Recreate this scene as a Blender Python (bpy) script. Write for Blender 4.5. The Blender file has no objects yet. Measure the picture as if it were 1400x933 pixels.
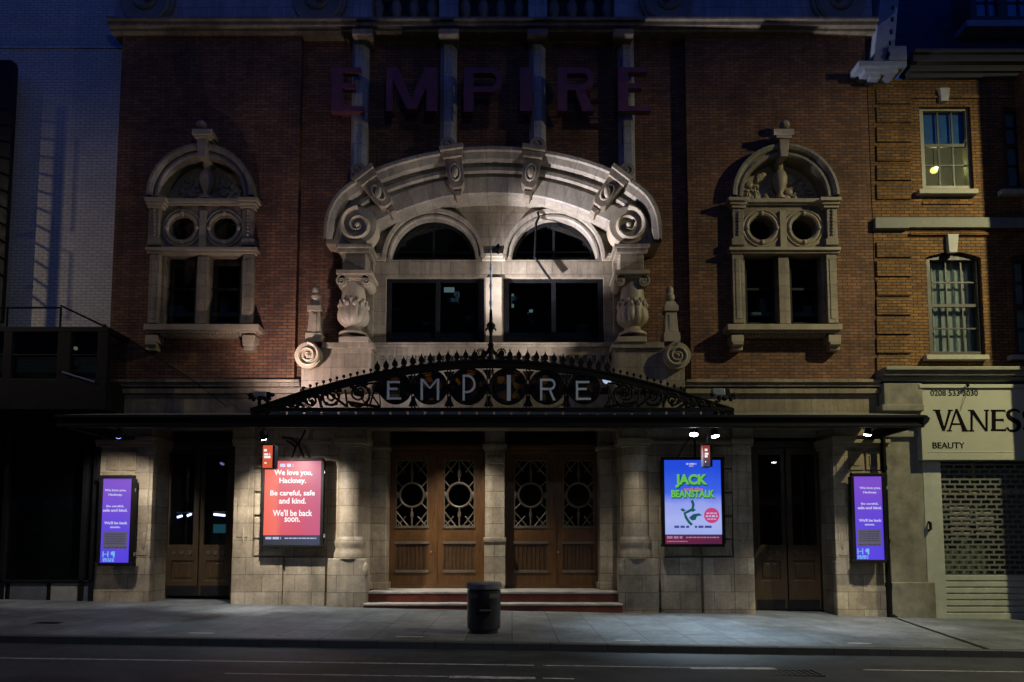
import bpy, bmesh, math, random
from mathutils import Vector, Matrix
random.seed(7)
C = bpy.context.scene.collection
PI = math.pi

# ------------------------------------------------------------------ camera model
F, V0, TILT, CAMD, CAMH = 986.0, 663.0, math.radians(4.4), 17.0, 1.6
CT, ST = math.cos(TILT), math.sin(TILT)

def P(px, py, y):
    """world point whose photo position is (px, py) and whose depth plane is y"""
    d = y + CAMD
    k = (V0 - py) / F
    dz = d * (ST + k * CT) / (CT - k * ST)
    zc = d * CT + dz * ST
    return Vector(((px - 700.0) * zc / F, y, dz + CAMH))

def X(px, py, y): return P(px, py, y).x
def Z(py, y): return P(674, py, y).z
def S(y, py=600): return F / ((P(674, py, y).z - CAMH) * ST + (y + CAMD) * CT)
def ground(x): return -0.0193 * x

# ------------------------------------------------------------------ mesh builder
class MB:
    def __init__(s):
        s.v = []; s.f = []; s.uv = {}; s.ch = []
    def add(s, vs, fs, uvs=None):
        b = len(s.v); s.v += [Vector(q) for q in vs]; s.ch.append((b, len(s.v), len(s.f), len(s.f) + len(fs)))
        for i, f in enumerate(fs):
            if uvs: s.uv[len(s.f)] = uvs[i]
            s.f.append([b + k for k in f])
        return s
    def box(s, x0, x1, y0, y1, z0, z1):
        if x0 > x1: x0, x1 = x1, x0
        if y0 > y1: y0, y1 = y1, y0
        if z0 > z1: z0, z1 = z1, z0
        return s.add([(x0,y0,z0),(x1,y0,z0),(x1,y1,z0),(x0,y1,z0),(x0,y0,z1),(x1,y0,z1),(x1,y1,z1),(x0,y1,z1)],
                     [(0,3,2,1),(4,5,6,7),(0,1,5,4),(1,2,6,5),(2,3,7,6),(3,0,4,7)])
    def pbox(s, x0, p0, x1, p1, yf, yb):
        """box from the photo rectangle (x0,p0)-(x1,p1) on its front plane yf, back at yb"""
        pm, xm = (p0 + p1) / 2, (x0 + x1) / 2
        return s.box(X(x0, pm, yf), X(x1, pm, yf), yf, yb, P(xm, p1, yf).z, P(xm, p0, yf).z)
    def prism(s, pts, y0, y1):
        """polygon of (x,z) extruded from y0 to y1"""
        n = len(pts)
        return s.add([(x, y0, z) for x, z in pts] + [(x, y1, z) for x, z in pts],
                     [tuple(range(n)), tuple(range(2*n-1, n-1, -1))] + [(i, n+i, n+(i+1) % n, (i+1) % n) for i in range(n)])
    def pprism(s, pts, yf, yb):
        w = [P(a, b, yf) for a, b in pts]
        return s.prism([(q.x, q.z) for q in w], yf, yb)
    def lathe(s, cx, cy, prof, n=20, a0=0, a1=2*PI, flute=0, fd=0):
        """prof: list of (r, z)"""
        full = abs(a1 - a0 - 2*PI) < 1e-6
        m = n if full else n + 1
        vs = []
        for r, z in prof:
            for i in range(m):
                a = a0 + (a1 - a0) * i / n
                rr = r * (1 + (fd * (1 if i % 2 else -1) if flute else 0))
                vs.append((cx + rr * math.cos(a), cy + rr * math.sin(a), z))
        fs = []
        for j in range(len(prof) - 1):
            for i in range(n):
                k = (i + 1) % m
                fs.append((j*m+i, j*m+k, (j+1)*m+k, (j+1)*m+i))
        if full:
            fs.append(tuple(range(m-1, -1, -1))); fs.append(tuple((len(prof)-1)*m + i for i in range(m)))
        return s.add(vs, fs)
    def tube(s, pts, r, n=6, r1=None, flat=1.0):
        pts = [Vector(q) for q in pts]; N = len(pts); vs = []; prev = None
        for i, q in enumerate(pts):
            t = (pts[min(i+1, N-1)] - pts[max(i-1, 0)])
            t = t.normalized() if t.length > 1e-9 else Vector((1,0,0))
            ref = Vector((0,1,0)) if abs(t.y) < .9 else Vector((1,0,0))
            a = t.cross(ref).normalized(); b = t.cross(a).normalized()
            rr = r if r1 is None else r + (r1 - r) * i / (N - 1)
            for k in range(n):
                w = 2*PI*k/n + PI/n
                vs.append(q + a * (rr*math.cos(w)) + b * (rr*flat*math.sin(w)))
        fs = []
        for i in range(N-1):
            for k in range(n):
                l = (k+1) % n
                fs.append((i*n+k, i*n+l, (i+1)*n+l, (i+1)*n+k))
        fs.append(tuple(range(n-1, -1, -1))); fs.append(tuple((N-1)*n+k for k in range(n)))
        return s.add(vs, fs)
    def ball(s, c, r, sx=1, sy=1, sz=1, n=10, m=6):
        c = Vector(c); vs = [c + Vector((0,0,-r*sz))]
        for j in range(1, m):
            t = PI * j / m - PI/2
            for i in range(n):
                a = 2*PI*i/n
                vs.append(c + Vector((r*sx*math.cos(t)*math.cos(a), r*sy*math.cos(t)*math.sin(a), r*sz*math.sin(t))))
        vs.append(c + Vector((0,0,r*sz))); fs = []
        for i in range(n): fs.append((0, 1+(i+1) % n, 1+i))
        for j in range(m-2):
            for i in range(n):
                k = (i+1) % n; fs.append((1+j*n+i, 1+j*n+k, 1+(j+1)*n+k, 1+(j+1)*n+i))
        for i in range(n): fs.append((1+(m-2)*n+i, 1+(m-2)*n+(i+1) % n, len(vs)-1))
        return s.add(vs, fs)
    def spiral(s, cx, cz, R, yf, yb, turns=2.2, d=1, a0=0.0, ridge=None):
        """a volute facing the street: a disc with a spiral ridge on it"""
        n = 28
        s.prism([(cx + R*.97*math.cos(2*PI*i/n), cz + R*.97*math.sin(2*PI*i/n)) for i in range(n)], yf, yb)
        pts = []; N = int(26*turns); rad = []
        for i in range(N+1):
            t = i / N; a = a0 + d * 2*PI*turns*t; r = R * (1 - .9*t**.85)
            pts.append((cx + r*.93*math.cos(a), yf, cz + r*.93*math.sin(a)))
        s.tube(pts, ridge or R*.14, 6, r1=R*.06, flat=1.5)
        s.ball((cx, yf, cz), R*.15, 1, 1.3, 1)
        return s
    def clusters(s):
        """groups of added pieces that touch one another"""
        bb = []
        for v0, v1, f0, f1 in s.ch:
            q = s.v[v0:v1]
            bb.append(tuple(min(p[k] for p in q) - .012 for k in range(3)) + tuple(max(p[k] for p in q) + .012 for k in range(3)))
        par = list(range(len(bb)))
        def root(i):
            while par[i] != i: par[i] = par[par[i]]; i = par[i]
            return i
        for i in range(len(bb)):
            a = bb[i]
            for j in range(i):
                c = bb[j]
                if all(a[k] < c[k+3] and c[k] < a[k+3] for k in range(3)): par[root(i)] = root(j)
        g = {}
        for i in range(len(bb)): g.setdefault(root(i), []).append(i)
        return list(g.values())
    def build(s, name, mat, parent=None, bevel=0, smooth=False, join=False):
        if not join and 1 < len(s.ch) < 500:
            cl = s.clusters()
            if 1 < len(cl) <= 40:
                first = None
                for c in cl:
                    m = MB()
                    for i in c:
                        v0, v1, f0, f1 = s.ch[i]
                        b = len(m.v); m.v += s.v[v0:v1]
                        for f in range(f0, f1):
                            if f in s.uv: m.uv[len(m.f)] = s.uv[f]
                            m.f.append([k - v0 + b for k in s.f[f]])
                    o = m.build(name, mat, parent, bevel, smooth, True); first = first or o
                return first
        off = Vector((0,0,0)); p = parent
        while p: off += p.location; p = p.parent
        me = bpy.data.meshes.new(name)
        me.from_pydata([tuple(v - off) for v in s.v], [], s.f)
        if s.uv:
            uvl = me.uv_layers.new(name='UVMap')
            for pl in me.polygons:
                u = s.uv.get(pl.index)
                if u:
                    for k, li in enumerate(pl.loop_indices): uvl.data[li].uv = u[k]
        bm = bmesh.new(); bm.from_mesh(me); bmesh.ops.recalc_face_normals(bm, faces=bm.faces); bm.to_mesh(me); bm.free()
        me.materials.append(mat)
        o = bpy.data.objects.new(name, me); C.objects.link(o)
        if parent: o.parent = parent
        if smooth:
            for pl in me.polygons: pl.use_smooth = True
            m = o.modifiers.new('es', 'EDGE_SPLIT'); m.split_angle = math.radians(40)
        if bevel:
            m = o.modifiers.new('bv', 'BEVEL'); m.width = bevel; m.segments = 2; m.limit_method = 'ANGLE'
        return o

def plate(name, outer, holes, y0, y1, mat, parent=None, bevel=0):
    """flat slab with holes; outlines are lists of (x,z); y0 front, y1 back"""
    cu = bpy.data.curves.new(name, 'CURVE'); cu.dimensions = '2D'; cu.fill_mode = 'BOTH'
    cu.extrude = abs(y1 - y0) / 2
    for pts in [outer] + holes:
        sp = cu.splines.new('POLY'); sp.points.add(len(pts) - 1)
        for p, (a, b) in zip(sp.points, pts): p.co = (a, b, 0, 1)
        sp.use_cyclic_u = True
    o = bpy.data.objects.new(name, cu); C.objects.link(o)
    dg = bpy.context.evaluated_depsgraph_get()
    me = bpy.data.meshes.new_from_object(o.evaluated_get(dg))
    bpy.data.objects.remove(o); bpy.data.curves.remove(cu)
    ym = (y0 + y1) / 2
    mb = MB(); mb.v = [Vector((v.co.x, ym - v.co.z, v.co.y)) for v in me.vertices]
    mb.f = [list(p.vertices) for p in me.polygons]
    bpy.data.meshes.remove(me)
    ob = mb.build(name, mat, parent)
    bm = bmesh.new(); bm.from_mesh(ob.data); bmesh.ops.remove_doubles(bm, verts=bm.verts, dist=1e-5)
    bmesh.ops.recalc_face_normals(bm, faces=bm.faces); bm.to_mesh(ob.data); bm.free()
    if bevel:
        m = ob.modifiers.new('bv', 'BEVEL'); m.width = bevel; m.segments = 1; m.limit_method = 'ANGLE'
    return ob

def prect(x0, p0, x1, p1, y):
    pm, xm = (p0+p1)/2, (x0+x1)/2
    a, b, c, d = X(x0, pm, y), X(x1, pm, y), P(xm, p1, y).z, P(xm, p0, y).z
    return [(a, c), (b, c), (b, d), (a, d)]
def circ(cx, cz, r, n=32, a0=0, a1=2*PI, incl=False):
    m = n + 1 if incl else n
    return [(cx + r*math.cos(a0+(a1-a0)*i/n), cz + r*math.sin(a0+(a1-a0)*i/n)) for i in range(m)]

def text_mesh(name, body, box, y, mat, parent, bold=0.0, depth=.004, stretch=True):
    """lettering fitted into the photo box (x0,p0,x1,p1) on plane y"""
    cu = bpy.data.curves.new(name, 'FONT'); cu.body = body; cu.offset = bold; cu.extrude = .004
    cu.align_x = 'CENTER'; cu.resolution_u = 3; cu.space_line = 1.05
    o = bpy.data.objects.new(name, cu); C.objects.link(o)
    dg = bpy.context.evaluated_depsgraph_get()
    me = bpy.data.meshes.new_from_object(o.evaluated_get(dg))
    bpy.data.objects.remove(o); bpy.data.curves.remove(cu)
    xs = [v.co.x for v in me.vertices]; zs = [v.co.y for v in me.vertices]
    (a, c), _, (b, d), _ = prect(*box, y)
    mb = MB()
    for v in me.vertices:
        u = (v.co.x - min(xs)) / (max(xs)-min(xs)); w = (v.co.y - min(zs)) / (max(zs)-min(zs))
        mb.v.append(Vector((a + (b-a)*u, y - (depth if v.co.z > 0 else 0), c + (d-c)*w)))
    mb.f = [list(p.vertices) for p in me.polygons]
    bpy.data.meshes.remove(me)
    return mb.build(name, mat, parent)

def empty(name, loc, label=None, cat=None, group=None):
    o = bpy.data.objects.new(name, None); C.objects.link(o); o.location = loc; o.empty_display_size = .2
    tag(o, label, cat, group); return o
def tag(o, label=None, cat=None, group=None, kind=None):
    if label: o['label'] = label
    if cat: o['category'] = cat
    if group: o['group'] = group
    if kind: o['kind'] = kind
    return o
def copy_tree(o, parent=None):
    c = o.copy(); C.objects.link(c); c.parent = parent
    for ch in list(o.children): copy_tree(ch, c)
    return c

# ------------------------------------------------------------------ materials
def newmat(name):
    m = bpy.data.materials.new(name); m.use_nodes = True
    nt = m.node_tree; b = nt.nodes['Principled BSDF']
    return m, nt, b
def N(nt, t, **kw):
    n = nt.nodes.new(t)
    for k, v in kw.items(): setattr(n, k, v)
    return n
def facade_uv(nt, swap=False):
    tc = N(nt, 'ShaderNodeTexCoord'); sep = N(nt, 'ShaderNodeSeparateXYZ'); ad = N(nt, 'ShaderNodeMath', operation='ADD'); cb = N(nt, 'ShaderNodeCombineXYZ')
    nt.links.new(tc.outputs['Object'], sep.inputs[0])
    nt.links.new(sep.outputs[0], ad.inputs[0]); nt.links.new(sep.outputs[1], ad.inputs[1])
    nt.links.new(ad.outputs[0], cb.inputs[0]); nt.links.new(sep.outputs[2], cb.inputs[1])
    return tc, cb.outputs[0]
def ramp(nt, fac, stops, interp='LINEAR'):
    r = N(nt, 'ShaderNodeValToRGB'); r.color_ramp.interpolation = interp
    e = r.color_ramp.elements
    while len(e) < len(stops): e.new(.5)
    for el, (p, c) in zip(e, stops):
        el.position = p; el.color = (c[0], c[1], c[2], 1) if not isinstance(c, (int, float)) else (c, c, c, 1)
    nt.links.new(fac, r.inputs[0]); return r.outputs[0]
def mul(nt, a, b, f=1.0):
    m = N(nt, 'ShaderNodeMix', data_type='RGBA', blend_type='MULTIPLY'); m.inputs[0].default_value = f
    nt.links.new(a, m.inputs[6]); nt.links.new(b, m.inputs[7]); return m.outputs[2]
def noise(nt, vec, scale, detail=4, rough=.6):
    n = N(nt, 'ShaderNodeTexNoise'); n.inputs['Scale'].default_value = scale; n.inputs['Detail'].default_value = detail; n.inputs['Roughness'].default_value = rough
    if vec is not None: nt.links.new(vec, n.inputs['Vector'])
    return n.outputs['Fac']

def masonry(name, c1, c2, cm, w, h, mortar, rough=.7, stain=(.55, 1.05), bump=.35, uv=False, offset=.5, streak=.0, nscale=1.1):
    m, nt, b = newmat(name)
    if uv:
        tc = N(nt, 'ShaderNodeTexCoord'); vec = tc.outputs['UV']
    else:
        tc, vec = facade_uv(nt)
    br = N(nt, 'ShaderNodeTexBrick'); br.offset = offset
    for k, v in (('Color1', c1), ('Color2', c2), ('Mortar', cm)): br.inputs[k].default_value = (*v, 1)
    br.inputs['Scale'].default_value = 1; br.inputs['Brick Width'].default_value = w; br.inputs['Row Height'].default_value = h
    br.inputs['Mortar Size'].default_value = mortar; br.inputs['Mortar Smooth'].default_value = .3; br.inputs['Bias'].default_value = 0
    nt.links.new(vec, br.inputs['Vector'])
    o = tc.outputs['Object']
    col = mul(nt, br.outputs['Color'], ramp(nt, noise(nt, o, nscale, 6, .65), [(.3, stain[0]), (.7, stain[1])]))
    col = mul(nt, col, ramp(nt, noise(nt, o, 14, 5, .7), [(.25, .72), (.75, 1.12)]))
    if streak:
        mp = N(nt, 'ShaderNodeMapping'); mp.inputs['Scale'].default_value = (3.2, 3.2, .22); nt.links.new(o, mp.inputs[0])
        col = mul(nt, col, ramp(nt, noise(nt, mp.outputs[0], 1.6, 5, .7), [(.38, 1 - streak), (.6, 1.0)]))
    nt.links.new(col, b.inputs['Base Color'])
    b.inputs['Roughness'].default_value = rough
    bp = N(nt, 'ShaderNodeBump'); bp.inputs['Strength'].default_value = bump; bp.inputs['Distance'].default_value = .012
    mx = N(nt, 'ShaderNodeMath', operation='MULTIPLY_ADD'); mx.inputs[1].default_value = -1.0
    nt.links.new(br.outputs['Fac'], mx.inputs[0]); nt.links.new(noise(nt, o, 30, 4, .7), mx.inputs[2])
    nt.links.new(mx.outputs[0], bp.inputs['Height']); nt.links.new(bp.outputs[0], b.inputs['Normal'])
    return m

def paint(name, c, rough=.5, metal=0.0, var=.2, scale=5, spec=.5, bump=0.0):
    m, nt, b = newmat(name); tc = N(nt, 'ShaderNodeTexCoord')
    a = tuple(x * (1 - var) for x in c); d = tuple(min(1, x * (1 + var)) for x in c)
    f = noise(nt, tc.outputs['Object'], scale, 6, .65)
    nt.links.new(ramp(nt, f, [(.3, a), (.7, d)]), b.inputs['Base Color'])
    nt.links.new(ramp(nt, f, [(.3, max(0, rough - .1)), (.7, min(1, rough + .12))]), b.inputs['Roughness'])
    b.inputs['Metallic'].default_value = metal; b.inputs['Specular IOR Level'].default_value = spec
    if bump:
        bp = N(nt, 'ShaderNodeBump'); bp.inputs['Strength'].default_value = bump; bp.inputs['Distance'].default_value = .01
        nt.links.new(noise(nt, tc.outputs['Object'], scale*6, 5, .7), bp.inputs['Height']); nt.links.new(bp.outputs[0], b.inputs['Normal'])
    return m
def glow(name, c, s):
    m, nt, b = newmat(name); b.inputs['Base Color'].default_value = (.02, .02, .02, 1)
    b.inputs['Emission Color'].default_value = (*c, 1); b.inputs['Emission Strength'].default_value = s
    return m
def glass(name, tint=(.75, .8, .8), ior=1.5, rough=.02):
    m, nt, b = newmat(name); nt.nodes.remove(b); out = nt.nodes['Material Output']
    tr = N(nt, 'ShaderNodeBsdfTransparent'); tr.inputs[0].default_value = (*tint, 1)
    gl = N(nt, 'ShaderNodeBsdfGlossy'); gl.inputs['Roughness'].default_value = rough
    fr = N(nt, 'ShaderNodeFresnel'); ge = N(nt, 'ShaderNodeNewGeometry'); mr = N(nt, 'ShaderNodeMapRange')
    mr.inputs['To Min'].default_value = ior; mr.inputs['To Max'].default_value = 1 / ior
    nt.links.new(ge.outputs['Backfacing'], mr.inputs['Value']); nt.links.new(mr.outputs[0], fr.inputs[0])
    tc = N(nt, 'ShaderNodeTexCoord'); bp = N(nt, 'ShaderNodeBump'); bp.inputs['Strength'].default_value = .05; bp.inputs['Distance'].default_value = .02
    nt.links.new(noise(nt, tc.outputs['Object'], 1.3, 2, .5), bp.inputs['Height']); nt.links.new(bp.outputs[0], gl.inputs['Normal'])
    mx = N(nt, 'ShaderNodeMixShader'); nt.links.new(fr.outputs[0], mx.inputs[0]); nt.links.new(tr.outputs[0], mx.inputs[1]); nt.links.new(gl.outputs[0], mx.inputs[2])
    nt.links.new(mx.outputs[0], out.inputs[0]); return m
def wood(name, c):
    m, nt, b = newmat(name); tc = N(nt, 'ShaderNodeTexCoord'); mp = N(nt, 'ShaderNodeMapping'); mp.inputs['Scale'].default_value = (14, 14, 1.2)
    nt.links.new(tc.outputs['Object'], mp.inputs[0])
    f = noise(nt, mp.outputs[0], 2.2, 7, .65)
    col = ramp(nt, f, [(.25, tuple(x*.45 for x in c)), (.5, c), (.75, tuple(x*1.5 for x in c))])
    col = mul(nt, col, ramp(nt, noise(nt, tc.outputs['Object'], 1.7, 4, .6), [(.3, .6), (.7, 1.1)]))
    nt.links.new(col, b.inputs['Base Color']); b.inputs['Roughness'].default_value = .42
    return m

BRICK = masonry('red_brick', (.37,.165,.068), (.20,.083,.038), (.085,.06,.045), .225, .075, .012, .85, (.38,1.15), .5, streak=.3, nscale=.7)
BRICK2 = masonry('stock_brick', (.37,.172,.032), (.21,.088,.018), (.055,.04,.022), .225, .075, .013, .85, (.45,1.12), .5, streak=.25, nscale=.8)
WHITEBRICK = masonry('white_painted_brick', (.80,.76,.66), (.70,.67,.58), (.38,.36,.31), .225, .075, .009, .7, (.8,1.05), .4)
STONE = masonry('pale_faience', (.325,.265,.172), (.255,.20,.13), (.09,.075,.06), .62, .31, .006, .5, (.62,1.08), .25, streak=.35)
STONEP = masonry('pale_parapet_faience', (.60,.57,.52), (.53,.50,.46), (.18,.16,.14), .62, .45, .006, .5, (.62,1.08), .25, streak=.3)
STONEL = masonry('ground_floor_faience', (.58,.49,.355), (.39,.315,.22), (.15,.12,.085), .78, .40, .007, .5, (.5,1.12), .3, streak=.22, nscale=1.6)
STONEUV = masonry('arch_faience', (.31,.262,.185), (.25,.21,.15), (.085,.07,.055), .55, 10, .006, .5, (.65,1.08), .2, uv=True, offset=0, streak=.3)
TRIM = paint('moulded_faience', (.295,.24,.158), .5, var=.22, scale=3, bump=.15)
RENDERED = paint('stained_render', (.20,.185,.14), .8, var=.45, scale=2.6, bump=.3)
REDSTEP = paint('oxblood_step_tile', (.13,.028,.018), .4, var=.3, scale=4)
TREAD = paint('worn_step_tread', (.42,.40,.36), .5, var=.3, scale=3)
IRON = paint('black_ironwork', (.0045,.0045,.005), .6, var=.3, spec=.15)
BLACK = paint('black_paint', (.006,.006,.0065), .55, var=.3, spec=.2)
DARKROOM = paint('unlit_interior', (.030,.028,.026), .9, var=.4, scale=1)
OAK = wood('oak_door', (.125,.056,.015))
OAKD = wood('dark_oak_door', (.085,.043,.016))
OAKS = wood('dark_side_door', (.046,.027,.012))  # darker oak used on the side doors
GREYWOOD = paint('weathered_tracery', (.115,.09,.062), .5, var=.3)
GLASS = glass('window_glass')
BLUEGLASS = glass('old_sash_glass', (.8,.85,.82), 2.2)
CREAM = paint('cream_joinery', (.25,.24,.165), .5, var=.15)
BROWNF = paint('dark_joinery', (.045,.038,.028), .5, var=.25)
PLASTERW = paint('pale_room_plaster', (.62,.60,.46), .85, var=.1)
CURTAIN = paint('net_curtain', (.55,.55,.52), .9, var=.15)
SIGNCREAM = paint('cream_signboard', (.40,.40,.30), .6, var=.08, scale=2)
SIGNINK = paint('black_sign_lettering', (.008,.007,.006), .95, spec=.02)
GALV = paint('galvanised_shutter', (.42,.43,.355), .5, var=.15, scale=3)
WALLTYPE = paint('maroon_sign_lettering', (.15,.05,.06), .45, var=.25)
WHITELET = paint('white_opal_lettering', (.62,.70,.80), .4, var=.12)
ROOFG = paint('dirty_roof_glass', (.20,.21,.20), .4, var=.3)
PANE_EDGE = paint('pale_glass_edge', (.16,.17,.18), .4, var=.3)
ZINC = paint('lead_coping', (.22,.25,.29), .6, var=.2, scale=4)
SLATE = masonry('roof_slate', (.05,.05,.055), (.035,.035,.04), (.015,.015,.015), .25, .16, .006, .6)
ALU = paint('grey_floodlight', (.30,.31,.34), .4, .6)
BINM = paint('bin_dark_paint', (.014,.016,.018), .35, var=.4, scale=9)
BINTOP = paint('bin_worn_lid', (.13,.14,.16), .45, var=.35, scale=9)
RIVETP = paint('faded_bin_plaque', (.07,.065,.045), .5)
PIPE = paint('black_drainpipe', (.005,.005,.005), .75, spec=.1)

# pavement and road
def paving():
    m, nt, b = newmat('paving_slabs'); tc = N(nt, 'ShaderNodeTexCoord'); sep = N(nt, 'ShaderNodeSeparateXYZ'); cb = N(nt, 'ShaderNodeCombineXYZ')
    nt.links.new(tc.outputs['Object'], sep.inputs[0]); nt.links.new(sep.outputs[1], cb.inputs[0]); nt.links.new(sep.outputs[0], cb.inputs[1])
    br = N(nt, 'ShaderNodeTexBrick'); br.offset = .5
    for k, v in (('Color1', (.18,.198,.215)), ('Color2', (.135,.15,.165)), ('Mortar', (.05,.05,.05))): br.inputs[k].default_value = (*v, 1)
    br.inputs['Scale'].default_value = 1; br.inputs['Brick Width'].default_value = .9; br.inputs['Row Height'].default_value = .75; br.inputs['Mortar Size'].default_value = .011; br.inputs['Mortar Smooth'].default_value = .4
    nt.links.new(cb.outputs[0], br.inputs['Vector'])
    o = tc.outputs['Object']
    col = mul(nt, br.outputs['Color'], ramp(nt, noise(nt, o, .8, 7, .75), [(.36, .5), (.62, 1.15)]))
    col = mul(nt, col, ramp(nt, noise(nt, o, 7, 7, .8), [(.34, .6), (.66, 1.15)]))
    vo = N(nt, 'ShaderNodeTexVoronoi'); vo.inputs['Scale'].default_value = 2.3; nt.links.new(o, vo.inputs['Vector'])
    col = mul(nt, col, ramp(nt, vo.outputs['Distance'], [(.045, .45), (.075, 1.0)]))   # trodden gum
    nt.links.new(col, b.inputs['Base Color']); b.inputs['Roughness'].default_value = .6
    bp = N(nt, 'ShaderNodeBump'); bp.inputs['Strength'].default_value = .4; bp.inputs['Distance'].default_value = .008
    mx = N(nt, 'ShaderNodeMath', operation='MULTIPLY_ADD'); mx.inputs[1].default_value = -1.0
    nt.links.new(br.outputs['Fac'], mx.inputs[0]); nt.links.new(noise(nt, o, 60, 4, .7), mx.inputs[2]); nt.links.new(mx.outputs[0], bp.inputs['Height']); nt.links.new(bp.outputs[0], b.inputs['Normal'])
    return m
PAVING = paving()
def asphalt():
    m, nt, b = newmat('asphalt'); tc = N(nt, 'ShaderNodeTexCoord'); o = tc.outputs['Object']
    mp = N(nt, 'ShaderNodeMapping'); mp.inputs['Scale'].default_value = (.12, 1, 1); nt.links.new(o, mp.inputs[0])
    col = ramp(nt, noise(nt, mp.outputs[0], 2.0, 5, .7), [(.3, (.019,.023,.029)), (.7, (.036,.042,.051))])
    col = mul(nt, col, ramp(nt, noise(nt, o, 180, 3, .8), [(.3, .6), (.7, 1.3)]))
    ck = N(nt, 'ShaderNodeTexBrick'); ck.offset = .37
    for k, v in (('Color1', .78), ('Color2', 1.2), ('Mortar', .35)): ck.inputs[k].default_value = (v, v, v, 1)
    ck.inputs['Scale'].default_value = 1; ck.inputs['Brick Width'].default_value = 5.3; ck.inputs['Row Height'].default_value = 2.1; ck.inputs['Mortar Size'].default_value = .012
    wv = N(nt, 'ShaderNodeVectorMath', operation='MULTIPLY_ADD'); wn = N(nt, 'ShaderNodeTexNoise'); wn.inputs['Scale'].default_value = 2.5; nt.links.new(o, wn.inputs['Vector'])
    wv.inputs[1].default_value = (.07, .07, 0); nt.links.new(wn.outputs['Color'], wv.inputs[0]); nt.links.new(o, wv.inputs[2]); nt.links.new(wv.outputs[0], ck.inputs['Vector'])
    col = mul(nt, col, ck.outputs['Color'])
    col = mul(nt, col, ramp(nt, noise(nt, o, 1.1, 6, .75), [(.42, .55), (.55, 1.1)]))
    nt.links.new(col, b.inputs['Base Color']); b.inputs['Roughness'].default_value = .62
    bp = N(nt, 'ShaderNodeBump'); bp.inputs['Strength'].default_value = .5; bp.inputs['Distance'].default_value = .006
    nt.links.new(noise(nt, o, 140, 3, .8), bp.inputs['Height']); nt.links.new(bp.outputs[0], b.inputs['Normal'])
    return m
ASPHALT = asphalt()
KERBM = paint('kerb_granite', (.05,.052,.057), .7, var=.3, scale=8, bump=.3)
def roadpaint():
    m, nt, b = newmat('worn_road_paint'); tc = N(nt, 'ShaderNodeTexCoord'); o = tc.outputs['Object']
    f = noise(nt, o, 7, 7, .8)
    nt.links.new(ramp(nt, f, [(.36, (.07,.07,.074)), (.54, (.42,.42,.44))]), b.inputs['Base Color']); b.inputs['Roughness'].default_value = .6
    return m
ROADPAINT = roadpaint()

# ------------------------------------------------------------------ ground
KR = math.tan(math.radians(1.8))
def kerb_y(x): return -5.58 + KR * x
def sheet(name, rows, mat, kind='structure'):
    mb = MB(); xs = [-120, -40, -20, -10, 0, 10, 20, 40, 120]
    for y0, y1, dz in rows:
        for a, b in zip(xs, xs[1:]):
            mb.add([(a, y0(a), ground(a)+dz), (b, y0(b), ground(b)+dz), (b, y1(b), ground(b)+dz), (a, y1(a), ground(a)+dz)], [(0,1,2,3)])
    return tag(mb.build(name, mat), kind=kind)
sheet('pavement', [(lambda x: kerb_y(x)+.16, lambda x: 40, 0)], PAVING)
sheet('road', [(lambda x: -150, lambda x: kerb_y(x)+.08, -.115)], ASPHALT)
kb = MB()
x = -30.0
while x < 30:
    a, b = x, x + .9
    for (p, q) in ((a+.004, b-.004),):
        vs = []
        for xx in (p, q):
            g = ground(xx)
            vs += [(xx, kerb_y(xx)-.01, g-.2), (xx, kerb_y(xx)+.004, g-.012), (xx, kerb_y(xx)+.02, g+.001), (xx, kerb_y(xx)+.158, g+.001), (xx, kerb_y(xx)+.158, g-.2)]
        kb.add(vs, [(0,1,6,5), (1,2,7,6), (2,3,8,7), (3,4,9,8), (0,4,3,2,1), (5,6,7,8,9)])
    x += .9
tag(kb.build('kerb', KERBM, join=True), kind='structure')
def road_line(name, px0, px1, py0, py1, w, wobble=0):
    """painted stripe from photo point (px0,py0) to (px1,py1) on the road"""
    def on_road(px, py):
        for _ in range(1): pass
        lo, hi = -13.0, -5.0
        for _ in range(50):
            y = (lo + hi) / 2; q = P(px, py, y)
            if q.z < ground(q.x) - .115: hi = y
            else: lo = y
        return Vector((q.x, y))
    a, b = on_road(px0, py0), on_road(px1, py1)
    mb = MB(); n = 30; t = (b - a).normalized(); nn = Vector((-t.y, t.x)) * w / 2
    for i in range(n):
        p, q = a + (b-a)*i/n, a + (b-a)*(i+1)/n
        c = [p-nn, q-nn, q+nn, p+nn]
        mb.add([(k.x, k.y, ground(k.x)-.111) for k in c], [(0,1,2,3)])
    return tag(mb.build(name, ROADPAINT), kind='structure')
road_line('road_marking', -160, 730, 898, 910.2, .07)
road_line('road_marking', 742, 943, 910.4, 913.2, .06)
road_line('road_marking', 943, 1060, 913.8, 914.6, .16)
road_line('road_marking', 1180, 1560, 916.3, 921.4, .06)
road_line('road_marking', 307, 612, 921.2, 925.6, .05)
road_line('road_marking', 614, 732, 926, 927.8, .15)
road_line('road_marking', 742, 785, 928, 928.7, .07)

# ------------------------------------------------------------------ theatre
CX = X(674, 600, 0)
theatre = empty('theatre_building', (CX, 0, 0), 'ornate red brick theatre with pale carved stone front, large arched central hood and oak doors', 'theatre')
T = theatre
def both(fn):
    for sg in (0, 1):
        fn(lambda px: px if sg == 0 else 1348 - px, sg)

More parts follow.
